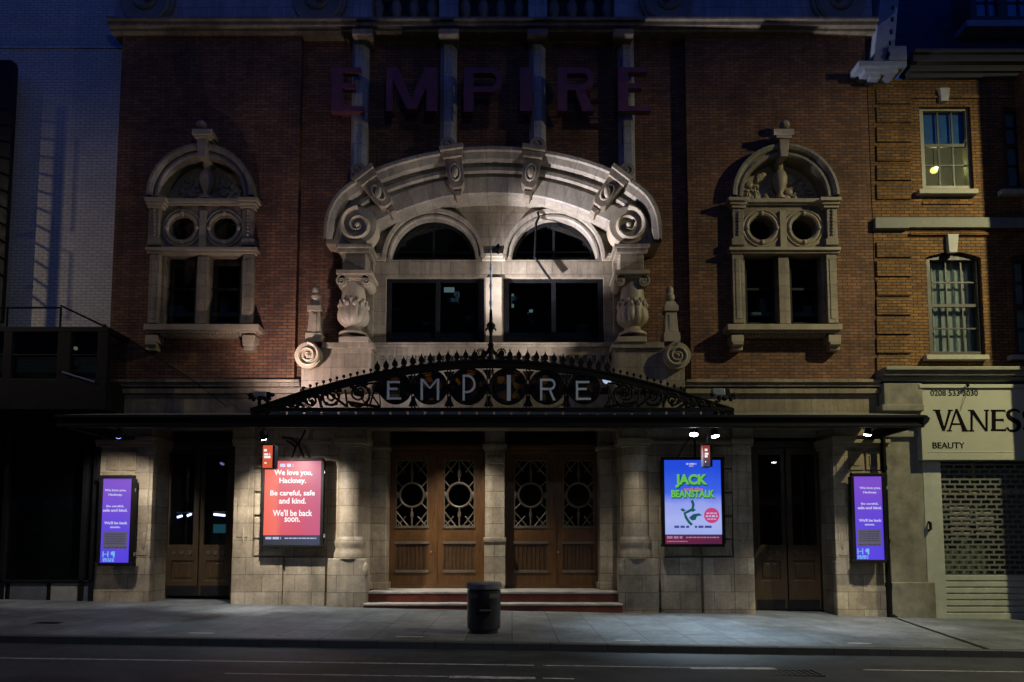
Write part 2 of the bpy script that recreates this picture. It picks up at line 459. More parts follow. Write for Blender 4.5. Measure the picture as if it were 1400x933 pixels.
# --- brick walls
zc_top, zc_bot = Z(47, 0), Z(522, 0)
def side_wall(m, sg):
    xa, xb = X(m(148), 500, 0), X(m(407), 300, 0)
    lo, hi = min(xa, xb), max(xa, xb)
    hole = prect(min(m(216), m(334)), 262, max(m(216), m(334)), 446, 0)
    c = m(275); cx, cz, r = X(c, 270, 0), P(c, 270, 0).z, 60 / S(0, 270)
    arch = circ(cx, cz, r, 16, 0, PI, True)
    hole = [hole[0], hole[1]] + arch
    plate('brick_wall', [(lo, zc_bot), (hi, zc_bot), (hi, zc_top), (lo, zc_top)], [hole], 0, .35, BRICK, T)
both(side_wall)
x0, x1 = X(407, 300, 0) , X(941, 300, 0)
hole = [(X(a, b, .2), P(a, b, .2).z) for a, b in ((503,520),(503,312),(545,284),(604,262),(674,255),(744,262),(803,284),(845,312),(845,520))]
plate('brick_wall', [(x0, zc_bot-.05), (x1, zc_bot-.05), (x1, zc_top), (x0, zc_top)], [hole], .2, .5, BRICK, T)
# outer flank walls, going back
MB().box(X(148,500,0), X(148,500,0)+.3, .352, 9, -.3, zc_top+2).build('flank_wall', BRICK, T)
MB().box(X(1200,500,0)-.3, X(1200,500,0), .352, 9, -.3, zc_top+2).build('flank_wall', BRICK, T)
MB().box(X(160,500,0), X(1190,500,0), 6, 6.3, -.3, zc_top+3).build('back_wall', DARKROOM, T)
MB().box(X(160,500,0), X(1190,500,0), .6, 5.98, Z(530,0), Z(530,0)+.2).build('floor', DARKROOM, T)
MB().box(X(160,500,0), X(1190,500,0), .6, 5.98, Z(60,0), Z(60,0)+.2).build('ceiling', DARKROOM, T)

# --- side windows
def side_window(m, sg):
    w = empty('window', (X(m(275), 445, 0), 0, P(m(275), 445, 0).z)); w.parent = T; w.location -= T.location
    def R(a, b): return (m(a), m(b)) if sg == 0 else (m(b), m(a))
    def bx(mb, a, p0, b, p1, yf, yb):
        l, r = R(a, b); return mb.pbox(l, p0, r, p1, yf, yb)
    s = S(-.1, 320)
    # body with the two lights and the two round eyes
    l, r = R(205, 345); out = prect(l, 272, r, 446, -.08)
    holes = []
    for a, b in ((224, 268), (284, 329)):
        l, r = R(a, b); holes.append(prect(l, 349, r, 443.5, -.08))
    for c in (249, 306.5):
        holes.append(circ(X(m(c), 312, -.08), P(m(c), 312, -.08).z, 16.5/s, 28))
    plate('surround', out, holes, -.08, .22, STONE, w)
    mb = MB()
    for c in (249, 306.5):                               # moulded rings round the eyes
        cx, cz = X(m(c), 312, -.1), P(m(c), 312, -.1).z
        for rr, th in ((20.5, .045), (25.5, .028)):
            mb.tube([(cx + rr/s*math.cos(t), -.085, cz + rr/s*math.sin(t)) for t in [2*PI*k/32 for k in range(33)]], th, 6)
        for k in range(4):
            t = PI/2*k; mb.ball((cx + 20.5/s*math.cos(t), -.11, cz + 20.5/s*math.sin(t)), .07, .8, .8, 1)
    bx(mb, 272.5, 288, 281, 340, -.15, -.05)
    mb.build('eye_moulding', TRIM, w, smooth=True)
    mb = MB()
    for a, b in ((203, 217), (331, 346)):
        bx(mb, a, 347, b, 442, -.2, -.05); bx(mb, a+4, 354, b-4, 436, -.215, -.195)
        bx(mb, a, 283, b, 335, -.2, -.05)
        bx(mb, a-1.5, 326, b+1.5, 335, -.24, -.04)
        for k in range(8):
            l, r = R(a+4, b-4); q = P((l+r)/2, 288 + 4.6*k, -.22); mb.ball((q.x, -.2, q.z), .045)
    bx(mb, 269, 350, 283, 443, -.13, -.05)
    mb.build('pilaster', STONE, w, bevel=.01)
    mb = MB()
    bx(mb, 198, 337.5, 351, 342, -.3, -.04); bx(mb, 200, 342, 349, 346.5, -.24, -.04)
    bx(mb, 221, 271, 329, 276.5, -.22, -.04); bx(mb, 222, 276.5, 328, 280, -.16, -.04)
    for a, b in ((197, 226), (324, 352)):
        bx(mb, a, 269, b, 274, -.36, -.04); bx(mb, a+2, 274, b-2, 279, -.3, -.04); bx(mb, a+4, 279, b-4, 284, -.25, -.04)
    mb.build('cornice', TRIM, w, bevel=.012)
    # arch
    cx, cz = X(m(275), 269, -.15), P(m(275), 269, -.15).z; s2 = S(-.15, 240)
    mb = MB(); n = 30
    prof = [(57, .32), (57, -.14), (59, -.18), (62, -.18), (62.5, -.14), (65, -.14), (66, -.22), (69, -.26), (72.5, -.26), (73, -.2), (73, .02)]
    for i in range(n):
        for (r0, y0), (r1, y1) in zip(prof, prof[1:]):
            q = []
            uv = []
            for (rr, yy, ii) in ((r0, y0, i), (r0, y0, i+1), (r1, y1, i+1), (r1, y1, i)):
                t = PI * ii / n; q.append((cx + rr/s2*math.cos(t), yy, cz + rr/s2*math.sin(t))); uv.append((t*64/s2, rr/s2))
            mb.add(q, [(0,1,2,3)], [uv])
    mb.build('arch', STONEUV, w)
    mb = MB()
    l, r = R(262, 289); mb.pbox(l, 176, r, 183.5, -.44, -.02); l, r = R(265, 286); mb.pbox(l, 183.5, r, 188, -.4, -.02)
    l, r = R(268.5, 282.5); c = m(275.5)
    mb.pprism([(l, 188), (r, 188), (r-2, 214), (l+2, 214)], -.34, .3)
    q = P(c, 171, -.25); mb.ball((q.x, -.25, q.z), .12, 1.1, 1, .9)
    mb.build('keystone', TRIM, w, bevel=.012)
    # carved lunette with a vase
    k = circ(cx, cz, 58.5/s2, 24, 0, PI, True)
    plate('lunette', k, [], .3, .38, TRIM, w)
    rnd = random.Random(3 + sg); mb = MB()
    for i in range(110):
        t = rnd.uniform(.12, PI-.12); rr = math.sqrt(rnd.uniform(.02, .88)) * 52/s2
        a, b = cx + rr*math.cos(t), cz + rr*math.sin(t)
        if abs(a - cx) < .17: continue
        mb.ball((a, .28, b), rnd.uniform(.03, .075), rnd.uniform(.6, 1.6), .8, rnd.uniform(.6, 1.6), 7, 5)
    mb.build('carved_foliage', TRIM, w, smooth=True, join=True)
    mb = MB(); zz = lambda p: P(m(275), p, .0).z
    mb.lathe(cx, .16, [(r*.85/s2, zz(p)) for r, p in ((9,269),(9,266),(5,264),(5,260),(9,254),(12,246),(12.5,240),(10,233),(6,229),(8,225),(9,222),(5,219),(4,215))], 16)
    mb.build('vase', TRIM, w, smooth=True)
    mb = MB()
    bx(mb, 196, 443, 353, 451, -.42, .1); bx(mb, 200, 451, 349, 455, -.34, -.01)
    for k in range(24):
        a = 219 + k*4.7; bx(mb, a, 455, a+2.6, 459, -.28, -.01)
    bx(mb, 200, 459, 348, 461, -.14, -.005)
    mb.build('sill', TRIM, w, bevel=.01, join=True)
    for a, b in ((198, 215), (331, 348)):
        mb = MB(); bx(mb, a, 458, b, 468, -.34, -.01); bx(mb, a+1.5, 468, b-1.5, 479, -.24, -.01)
        l, r = R(a, b); q = P((l+r)/2, 470, -.3); mb.tube([(X(l,470,-.3)+.02, -.27, q.z), (X(r,470,-.3)-.02, -.27, q.z)], .07, 8)
        mb.build('bracket', TRIM, w, bevel=.01)
    # sashes
    mb = MB()
    for a, b in ((224, 268), (284, 329)):
        for e, f in ((a-1, a+2.5), (b-2.5, b+1)): bx(mb, e, 348, f, 445, .14, .2)
        bx(mb, a, 348, b, 351, .14, .2); bx(mb, a, 394, b, 397, .145, .2); bx(mb, a, 441, b, 445, .14, .2)
    mb.build('sash', BLACK, w)
    mb = MB(); bx(mb, 222, 347, 332, 446, .175, .185)
    for c in (249, 306.5):
        q = P(m(c), 312, .17); mb.prism(circ(q.x, q.z, 20/s, 24), .175, .185)
    mb.build('pane', GLASS, w)
    # shadowy room things: a desk and files behind the glass
    mb = MB(); bx(mb, 226, 427, 331, 433, .8, 1.5); bx(mb, 301, 408, 309, 428, .9, 1.1); bx(mb, 230, 418, 250, 428, .9, 1.2)
    mb.build('desk', BLUEISH, w)
BLUEISH = paint('blue_grey_furniture', (.10,.16,.22), .6)
both(side_window)

# --- central recess: tympanum wall with lunettes and windows
YT = .12
zsill = P(674, 469, YT).z
def lun(c, r, y, n=26):
    cx, cz = X(c, 355.5, y), P(c, 355.5, y).z; rr = r / S(y, 330)
    return circ(cx, cz, rr, n, 0, PI, True)
LUNS, WINS = (593, 757), ((527, 662), (688, 826))
out = [(X(a, b, YT), P(a, b, YT).z) for a, b in ((500,475),(500,310),(560,270),(674,250),(790,270),(848,310),(848,475))]
plate('tympanum', out, [lun(c, 57.5, YT) for c in LUNS] + [prect(a, 379, b, 468, YT) for a, b in WINS], YT, YT+.25, STONE, T)
for c in LUNS:
    mb = MB(); cx, cz = X(c, 355.5, YT), P(c, 355.5, YT).z; s2 = S(YT, 330); n = 28
    prof = [(57, .2), (57, -.05), (59, -.08), (62, -.08), (63.5, -.04), (65, -.13), (69, -.15), (69.5, 0)]
    for i in range(n):
        for (r0, y0), (r1, y1) in zip(prof, prof[1:]):
            q = []; uv = []
            for rr, yy, ii in ((r0, y0, i), (r0, y0, i+1), (r1, y1, i+1), (r1, y1, i)):
                t = PI*ii/n; q.append((cx + rr/s2*math.cos(t), YT+yy, cz + rr/s2*math.sin(t))); uv.append((t*60/s2, rr/s2))
            mb.add(q, [(0,1,2,3)], [uv])
    mb.build('archivolt', STONEUV, T)
    w = empty('fanlight', (cx, YT, cz)); w.parent = T; w.location -= T.location
    mb = MB(); outer = lun(c, 58, YT); inner = lun(c, 53, YT)
    for (a, b), (d, e) in zip(zip(outer, inner), zip(outer[1:], inner[1:])):
        mb.prism([a, d, e, b], YT+.16, YT+.22)
    mb.pbox(c-58, 352, c+58, 356.5, YT+.16, YT+.22); mb.pbox(c-1.6, 302, c+1.6, 353, YT+.165, YT+.215)
    mb.pbox(c-56, 344, c+56, 346, YT+.17, YT+.21)
    mb.build('frame', BLACK, w)
    MB().prism(lun(c, 58, YT), YT+.19, YT+.2).build('pane', GLASS, w)
for a, b in WINS:
    w = empty('window', (X((a+b)/2, 468, YT), YT, zsill)); w.parent = T; w.location -= T.location
    mb = MB(); c = (a+b)/2 + (4 if a < 600 else 0)
    for e, f in ((a-1, a+8), (b-8, b+1), (c-3, c+3)): mb.pbox(e, 378, f, 469, YT+.14, YT+.22)
    for e, f in ((378, 386), (463, 469)): mb.pbox(a, e, b, f, YT+.143, YT+.22)
    mb.build('frame', BLACK, w)
    mb = MB(); mb.pbox(a-1, 377, b+1, 470, YT+.18, YT+.19); mb.build('pane', GLASS, w)
    mb = MB(); rnd = random.Random(int(a))
    for i in range(7):
        px = rnd.uniform(a+8, b-14); py = rnd.uniform(398, 455); mb.pbox(px, py, px+rnd.uniform(4, 18), py+rnd.uniform(3, 9), 2.0, 2.3)
    mb.pbox(a, 455, b, 470, 1.7, 2.6); mb.build('furniture', BLUEISH, w)
GLINT = glow('faint_pane_glint', (.55,.8,.85), .22)  # small glowing pieces added for faint glints in the panes
for px, py, w_, h_, lab in ((614, 396, 7, 3, 'faint green-white glint piece deep inside the left big window'), (701, 411, 1.6, 9, 'faint upright glint piece inside the right big window'), (726, 425, 2.5, 1.5, 'tiny faint glint piece low inside the right big window')):
    h = empty('window_glint', P(px, py, 2.6), lab, 'lamp')
    mb = MB(); mb.pbox(px-w_, py-h_, px+w_, py+h_, 2.6, 2.66); mb.build('glint_face', GLINT, h)
    mb = MB(); mb.pbox(px-w_-1, py-h_-1, px+w_+1, py+h_+1, 2.662, 2.72); mb.build('casing', BLACK, h)
pl = bpy.data.lights.new('indoor_fill', 'POINT'); pl.energy = 2.2; pl.color = (.7,.85,1.0); pl.shadow_soft_size = .3; po = bpy.data.objects.new('indoor_fill', pl); C.objects.link(po); po.location = P(640, 400, 2.2)  # added light that reveals the rooms behind the glass
# moulded springer bar between the arches
mb = MB()
for a, b in ((513, 527), (659, 691), (824, 840)):
    mb.pbox(a, 346, b, 351, YT-.12, YT+.01); mb.pbox(a, 351, b, 356, YT-.07, YT+.01)
mb.pbox(664, 379, 686, 468, YT-.06, YT+.02)
mb.build('springer', TRIM, T, bevel=.01)
mb = MB()
for a, b in ((490, 507), (841, 858)):
    mb.box(X(a, 400, -.3), X(b, 400, -.3), -.05, YT+.1, P(674, 520, 0).z, P(674, 316, 0).z)
mb.build('jamb', STONE, T)
# sill parapet with its hanging arches
mb = MB()
mb.pbox(507, 468, 841, 474, -.3, YT+.1); mb.pbox(510, 474, 838, 486, -.2, YT+.08); mb.pbox(510, 486, 838, 530, -.1, YT+.06)
for k in range(27):
    c = 516 + k*12.1; mb.pbox(c-3, 486, c+3, 497, -.19, -.09)
mb.build('sill_parapet', STONE, T, bevel=.012, join=True)

# --- arched hood
O_ = [(674,205),(632,207),(590,213),(548,223),(510,237),(478,255),(458,274),(447,300),(445,333)]
I_ = [(674,262),(638,263.5),(604,268),(572,277),(545,287),(522,297),(508,304),(496,310),(482,322)]
def cr(pts, sub=6):
    out = []
    for i in range(len(pts)-1):
        p0, p1, p2, p3 = pts[max(i-1,0)], pts[i], pts[i+1], pts[min(i+2, len(pts)-1)]
        for k in range(sub):
            t = k/sub
            out.append(tuple(.5*((2*p1[j]) + (-p0[j]+p2[j])*t + (2*p0[j]-5*p1[j]+4*p2[j]-p3[j])*t*t + (-p0[j]+3*p1[j]-3*p2[j]+p3[j])*t**3) for j in (0, 1)))
    out.append(pts[-1]); return out
YH = -.6
Od, Id = cr(O_), cr(I_)
Od = Od + [(1348-a, b) for a, b in Od[1:]][::1] if False else [(a, b) for a, b in Od[::-1]] + [(1348-a, b) for a, b in Od[1:]]
Id = [(a, b) for a, b in Id[::-1]] + [(1348-a, b) for a, b in Id[1:]]
OW = [P(a, b, YH) for a, b in Od]; IW = [P(a, b, YH) for a, b in Id]
prof = [(0, .22), (0, -.78), (.05, -.84), (.12, -.84), (.13, -.76), (.2, -.74), (.27, -.72), (.3, -.58), (.36, -.56), (.42, -.62), (.5, -.62), (.52, -.5), (.58, -.5), (.62, -.54), (.97, -.5), (1, -.47), (1, .3)]
mb = MB(); arc = 0
for i in range(len(OW)-1):
    da = (OW[i+1]-OW[i]).length
    for (u0, y0), (u1, y1) in zip(prof, prof[1:]):
        q = []; uv = []
        for k, u, yy in ((i, u0, y0), (i+1, u0, y0), (i+1, u1, y1), (i, u1, y1)):
            p = OW[k].lerp(IW[k], u); q.append((p.x, yy, p.z)); uv.append((arc + (da if k > i else 0), u))
        mb.add(q, [(0,1,2,3)], [uv])
    arc += da
hood = mb.build('arched_hood', STONEUV, T)
for c, tilt in ((507, .5), (619, .13), (730, -.13), (843, -.5)):
    # console bracket across the hood
    k = min(range(len(Od)), key=lambda i: abs(Od[i][0] - (c - 6*math.copysign(1, tilt) * (1 if abs(tilt) > .3 else .3))))
    o, i_ = OW[k], IW[k]; rad = Vector((i_.x-o.x, 0, i_.z-o.z)); L = rad.length; rad.normalize(); tan = Vector((-rad.z, 0, rad.x))
    def q(t, r): v = o + rad*r + tan*t; return (v.x, v.z)
    mb = MB(); s = S(YH, 240)
    mb.prism([q(-.29,-.02), q(.29,-.02), q(.27,.1), q(-.27,.1)], -.93, -.3)
    mb.prism([q(-.245,.1), q(.245,.1), q(.225,.26), q(-.225,.26)], -.87, -.3)
    mb.prism([q(-.21,.26), q(.21,.26), q(.18,.86), q(.09,.97), q(-.09,.97), q(-.18,.86)], -.8, -.3)
    mb.prism([q(-.1,1.0), q(.1,1.0), q(.06,1.13), q(-.06,1.13)], -.72, -.3)
    ob = mb.build('console', STONE, T, bevel=.015)
    mb = MB(); cen = o + rad*.6
    ring = []
    for j in range(25):
        t = 2*PI*j/24; v = cen + tan*(.11*math.cos(t)) + rad*(.2*math.sin(t)); ring.append((v.x, -.805, v.z))
    mb.tube(ring, .026, 6)
    for j in range(1): mb.ball((cen.x, -.82, cen.z), .1, .75, .5, 1.4)
    mb.build('oval_boss', TRIM, ob, smooth=True)
# end volutes of the hood
def hood_end(m, sg):
    d = 1 if sg == 0 else -1
    mb = MB()
    q = P(m(489), 309, -.62); mb.spiral(q.x, q.z, 27/S(-.6, 300), -.66, -.2, 1.9, d=d, a0=PI*.5)
    q2 = P(m(470), 309, -.62)
    mb.pprism([(m(445), 298), (m(445.5), 334), (m(503), 334), (m(489), 309)] if sg == 0 else [(m(445), 298), (m(489), 309), (m(503), 334), (m(445.5), 334)], -.6, .2)
    mb.build('volute', TRIM, T, smooth=True)
    mb = MB()
    a, b = sorted((m(459), m(508))); mb.pbox(a, 333, b, 338, -.75, .2); mb.pbox(a+3, 338, b-3, 345, -.68, .2)
    a, b = sorted((m(468), m(500))); mb.pbox(a, 345, b, 369, -.6, .2)
    mb.build('impost_block', STONE, T, bevel=.012)
    # urn column
    s = S(-.4, 420); c = m(483.5); cx = X(c, 420, -.4); zz = lambda p: P(c, p, -.4).z
    col = MB()
    prof_ = ((19,460),(19,457),(15,455),(11.5,452),(10.5,449),(13.5,446.5),(18,443),(20.3,438),(20.8,433),(20,427),(18.8,422),(17.6,416),(16.6,409),(15.4,401),(14.8,394),(14.6,389),(16.2,387),(16.2,384.5),(14.6,383),(14.6,378))
    n_ = 120; vs_ = []
    for rr, p in prof_:
        for i_ in range(n_):
            a_ = 2*PI*i_/n_; k_ = 1 + (.12*abs(math.sin(a_*6)) - .075 if 426 < p < 445 else 0)
            vs_.append((cx + rr*k_/s*math.cos(a_), -.4 + rr*k_/s*math.sin(a_), zz(p)))
    col.add(vs_, [(q_*n_+i_, q_*n_+(i_+1) % n_, (q_+1)*n_+(i_+1) % n_, (q_+1)*n_+i_) for q_ in range(len(prof_)-1) for i_ in range(n_)])
    for k in range(12):                                   # acanthus band above the gadroons
        t = 2*PI*(k+.5)/12
        col.ball((cx + 18.6/s*math.cos(t), -.4 + 18.6/s*math.sin(t), zz(420)), .05, 1.1, 1.1, 1.5, 10, 8)
        col.ball((cx + 17.2/s*math.cos(t+.26), -.4 + 17.2/s*math.sin(t+.26), zz(415)), .045, 1.1, 1.1, 1.4, 10, 8)
    ob = col.build('column', TRIM, T, smooth=True)
    mb = MB(); mb.pbox(c-20, 460, c+20, 467.5, -.75, .1); mb.build('column_base', TRIM, ob, bevel=.012)
    mb = MB(); mb.pbox(c-24, 369, c+24, 374, -.8, .1); mb.pbox(c-21, 374, c+21, 380, -.72, .1)
    for e in (-1, 1):
        q = P(c + e*17, 384, -.7); mb.spiral(q.x, q.z, 7.5/s, -.72, -.1, 1.5, d=-e, a0=PI/2)
    mb.build('capital', TRIM, ob, smooth=True)
    # pedestal, scroll and obelisk
    mb = MB(); a, b = sorted((m(412), m(508))); mb.pbox(a, 476, b, 530, -.62, .3); mb.pbox(min(m(440),m(511)), 468, max(m(440),m(511)), 476, -.7, .3)
    mb.build('pedestal', STONE, T, bevel=.012)
    mb = MB(); q = P(m(424), 489, -.6); mb.spiral(q.x, q.z, 18.5/S(-.6, 489), -.8, -.3, 2.4, d=-d, a0=PI*.5 )
    mb.build('scroll', TRIM, T, smooth=True)
    c = m(432); s = S(-.5, 430)
    ob = MB(); 
    def fr(c0, r0, p0, r1, p1):
        z0, z1 = P(c, p0, -.5).z, P(c, p1, -.5).z; cx = X(c, 430, -.5); a, b = r0/s, r1/s
        ob.add([(cx-a,-.5-a,z0),(cx+a,-.5-a,z0),(cx+a,-.5+a,z0),(cx-a,-.5+a,z0),(cx-b,-.5-b,z1),(cx+b,-.5-b,z1),(cx+b,-.5+b,z1),(cx-b,-.5+b,z1)],
               [(0,3,2,1),(4,5,6,7),(0,1,5,4),(1,2,6,5),(2,3,7,6),(3,0,4,7)])
    fr(c, 11, 470, 11, 458); fr(c, 9.2, 458, 7, 428); fr(c, 9.5, 428, 9.5, 420); fr(c, 8.5, 420, 6, 414); fr(c, 3.6, 456, 3, 432)
    ob.v[-8:] = [v + Vector((0, -.1, 0)) for v in ob.v[-8:]]
    ob.lathe(X(c,430,-.5), -.5, [(r/s, P(c, p, -.5).z) for r, p in ((4,414),(6.5,410),(7,406),(5,402),(5.5,399),(5,395),(2.5,392),(.3,391))], 14)
    ob.build('obelisk', TRIM, T, bevel=.008)
both(hood_end)

# --- string course and frieze above the canopy
xl, xr = X(147, 540, -.2), X(1203, 540, -.2)
mb = MB()
for p0, p1, y in ((520, 524, -.3), (524, 529, -.24), (531.5, 538, -.2), (529, 531.5, -.12)):
    mb.box(xl, X(410,540,-.2), y, .36, Z(p1, -.2), Z(p0, -.2)); mb.box(X(938,540,-.2), xr, y, .36, Z(p1, -.2), Z(p0, -.2))
mb.build('string_course', STONE, T, bevel=.008)
mb = MB(); mb.box(xl, xr, -.1, .48, Z(585, -.1), Z(538.2, -.2)); mb.build('frieze', STONE, T)
# --- top cornice, parapet, balustrade
mb = MB()
for p0, p1, y in ((36, 40, -.34), (40, 45, -.26), (45, 49, -.14)):
    mb.box(X(160, 45, 0)-.1, X(1188, 45, 0)+.1, y, .4, Z(p1, 0), Z(p0, 0))
for c in (495, 613, 735, 853):
    mb.pbox(c-14, 39, c+14, 47, -.48, -.2); mb.pbox(c-12, 47, c+12, 51, -.36, .1)
mb.build('cornice', STONE, T, bevel=.015)
zt = Z(36.2, 0)
mb = MB(); mb.box(X(163, 20, .25), X(512, 20, .25), .02, .6, zt, zt+1.9); mb.box(X(838, 20, .25), X(1186, 20, .25), .02, .6, zt, zt+1.9)
mb.build('parapet', STONEP, T)
mb = MB()
for c in (495, 613, 735, 853): mb.box(X(c-13, 20, -.1), X(c+13, 20, -.1), -.1, .6, zt, zt+2.2)
mb.build('parapet_pier', STONEP, T, bevel=.015)
mb = MB(); mb.box(X(512, 30, .1), X(838, 30, .1), .03, .55, zt, zt+.22); mb.box(X(512, 30, .1), X(838, 30, .1), .03, .55, zt+1.05, zt+1.3)
mb.build('balustrade_rail', STONEP, T, bevel=.012)
for c0 in (554, 673, 794):
    for k in (-1.5, -.5, .5, 1.5):
        c = c0 + k*24.5 - (0 if True else 0); cx = X(c, 10, .25)
        MB().lathe(cx, .28, [(r, zt + .22 + h) for r, h in ((.11,0),(.11,.08),(.05,.12),(.06,.18),(.13,.34),(.15,.46),(.11,.6),(.06,.7),(.09,.76),(.11,.83))], 12).build('baluster', TRIM, T, smooth=True)
mb = MB()
for c in (204, 438, 910, 1144):                        # scrolled roundels on the parapet
    q = P(c, 2, .0); mb.spiral(q.x, q.z, 38/S(0, 10), -.1, .1, 1.6, d=1 if c < 674 else -1, a0=-PI/2, ridge=.06)
mb.build('parapet_scroll', TRIM, T, smooth=True)
MB().box(X(163, 20, 0), X(1186, 20, 0), .9, 6.2, zt, zt+.3).build('roof', SLATE, T)
MB().box(X(500, 20, .9), X(850, 20, .9), 1.1, 1.4, zt, zt+3.2).build('attic_wall', BRICK, T)
# --- thin octagonal pilasters
for ct, cb, pb in ((495, 491, 240), (613, 612.5, 205), (735, 735, 205), (853, 857, 240)):
    cx = X(cb, 200, .05); w = 11.3 / S(0, 150); z0, z1 = Z(pb+14, .0), Z(50, 0)
    mb = MB(); oct = [(-w, .21), (-w, .06), (-w*.45, -.1), (w*.45, -.1), (w, .06), (w, .21)]
    mb.add([(cx+a, y, z0) for a, y in oct] + [(cx+a, y, z1) for a, y in oct], [(i, (i+1) % 6, 6+(i+1) % 6, 6+i) for i in range(6)] + [(5,4,3,2,1,0), (6,7,8,9,10,11)])
    ob = mb.build('pilaster', STONEP, T)
    mb = MB(); q = P(cb, pb-6, -.1); mb.spiral(q.x, q.z, 10.5/S(-.1, pb), -.16, .0, 1.4, d=1, a0=PI); mb.build('pilaster_scroll', TRIM, ob, smooth=True)

# --- ground floor
def gz(px): return ground(X(px, 830, 0)) - .06
ZTOP = Z(583, -.1) + .3
def ground_floor(m, sg):
    d = 1 if sg == 0 else -1
    def bx(mb, a, p0, b, p1, yf, yb):
        l, r = sorted((m(a), m(b))); return mb.pbox(l, p0, r, p1, yf, yb)
    def col(mb, a, b, yf, yb, z0=None, z1=None):
        l, r = sorted((X(m(a), 700, yf), X(m(b), 700, yf))); mb.box(l, r, yf, yb, gz(m((a+b)/2))-.2 if z0 is None else z0, ZTOP if z1 is None else z1)
    z = lambda p: P(m(400), p, -.1).z
    # end pier
    mb = MB(); col(mb, 131, 206, 0, 1.0); mb.build('end_pier', STONEL, T, bevel=.012)
    mb = MB(); col(mb, 186, 207, -.08, .1, None, z(607)); col(mb, 129, 208, -.06, .1, None, z(768)); bx(mb, 190, 618, 203, 760, -.095, 0); mb.build('pier_pilaster', STONEL, T, bevel=.012)
    mb = MB(); bx(mb, 130, 601, 210, 606, -.2, .9); bx(mb, 131, 606, 209, 611, -.13, .9); bx(mb, 184, 596, 210, 601, -.24, .9); bx(mb, 130, 585, 208, 596, -.12, .9); mb.build('pier_capital', TRIM, T, bevel=.01)
    mb = MB()
    for a in (146, 168):
        bx(mb, a-1, 617, a+18, 643, -.03, .1)
        bx(mb, a+4, 623, a+13, 637, -.045, .1)
    bx(mb, 140, 645, 184, 650, -.03, .1)
    mb.build('pier_panel', TRIM, T, bevel=.01)
    # pier beside the entrance
    mb = MB(); col(mb, 320, 500, 0, 1.2); mb.build('wall_pier', STONEL, T, bevel=.012)
    mb = MB(); col(mb, 319, 346, -.1, .1, None, z(605)); bx(mb, 325, 615, 340, 735, -.115, 0); col(mb, 318.5, 388, -.09, .1, None, z(762)); col(mb, 391.5, 446, -.07, .1, None, z(762)); mb.build('pier_pilaster', STONEL, T, bevel=.012)
    mb = MB(); bx(mb, 317, 600, 348, 605, -.24, .2); bx(mb, 318, 605, 347, 610, -.17, .2); bx(mb, 348, 603, 455, 607.5, -.1, .1); bx(mb, 318, 585, 347, 600, -.15, .2); mb.build('pier_capital', TRIM, T, bevel=.01)
    mb = MB()
    for k, p in enumerate((611, 643, 675, 707, 738)):
        q = min(p + 29, 760)
        if k % 2 == 0: bx(mb, 347, p, 388, q, -.075, .1)
        else: bx(mb, 347, p, 377, q, -.075, .1)
    mb.build('rusticated_block', STONEL, T, bevel=.018)
    mb = MB()                                             # small carved drops low on the pilasters
    for c, p, y in ((196, 730, -.12), (332, 720, -.12)):
        q = P(m(c), p+10, y); mb.ball((q.x, y+.02, q.z), .07, .6, .4, 3)
    mb.build('carved_drop', TRIM, T, smooth=True)
    # half column
    c = m(479); s = S(-.15, 670); cx = X(c, 670, -.15); zz = lambda p: P(c, p, -.15).z
    cm = MB(); cm.lathe(cx, .02, [(19.3/s, zz(735)), (18.8/s, zz(612)), (20.5/s, zz(611)), (20.5/s, zz(607))], 28)
    cm.lathe(cx, .02, [(r/s, zz(p)) for r, p in ((23,764),(23,758),(22,755),(20.6,751),(20.6,749),(22,745),(22,740),(20.3,736),(19.6,734))], 28)
    ob = cm.build('column', STONEL, T, smooth=True)
    mb = MB(); bx(mb, 456, 599, 504, 607, -.42, .1); bx(mb, 458, 585, 502, 599, -.34, .1)
    for e in (-1, 1):
        q = P(c+e*13, 597, -.36); mb.spiral(q.x, q.z, 10/s, -.37, .0, 1.3, d=-e, a0=PI/2)
    mb.build('capital', TRIM, ob, bevel=.008)
    mb = MB(); col(mb, 449, 502, -.32, .1, None, zz(764)); 
    q = P(m(500), 780, -.33); mb.ball((q.x, -.33, q.z), .1, .7, .5, 1.8)
    mb.build('column_pedestal', STONEL, ob, bevel=.015)
    # inner pilaster of the doorway
    mb = MB(); col(mb, 503, 528, .6, 1.4, P(674, 806, .6).z - .3, None); bx(mb, 501, 609, 531, 614, .5, 1.3); bx(mb, 503, 797, 529, 806, .55, 1.3); mb.build('doorway_pilaster', STONEL, T, bevel=.012)
both(ground_floor)
mb = MB(); 
l, r = X(663, 700, .8), X(690, 700, .8); mb.box(l, r, .8, 1.5, P(674, 806, .8).z-.2, ZTOP)
mb.pbox(660, 607, 693, 613, .7, 1.3); mb.pbox(662, 613, 691, 617, .75, 1.3); mb.pbox(664, 618, 689, 634, .74, 1.3); mb.pbox(661, 735, 692, 741, .72, 1.3); mb.pbox(662, 741, 691, 801, .76, 1.3); mb.pbox(668, 588, 685, 604, .785, 1.3)
mb.build('doorway_pier', STONEL, T, bevel=.012)
mb = MB()
for k in range(3):
    q = P(669 + k*7.5, 627, .73); mb.ball((q.x, .74, q.z), .08, 1, .6, 1.2)
mb.build('carved_drop', TRIM, T, smooth=True)
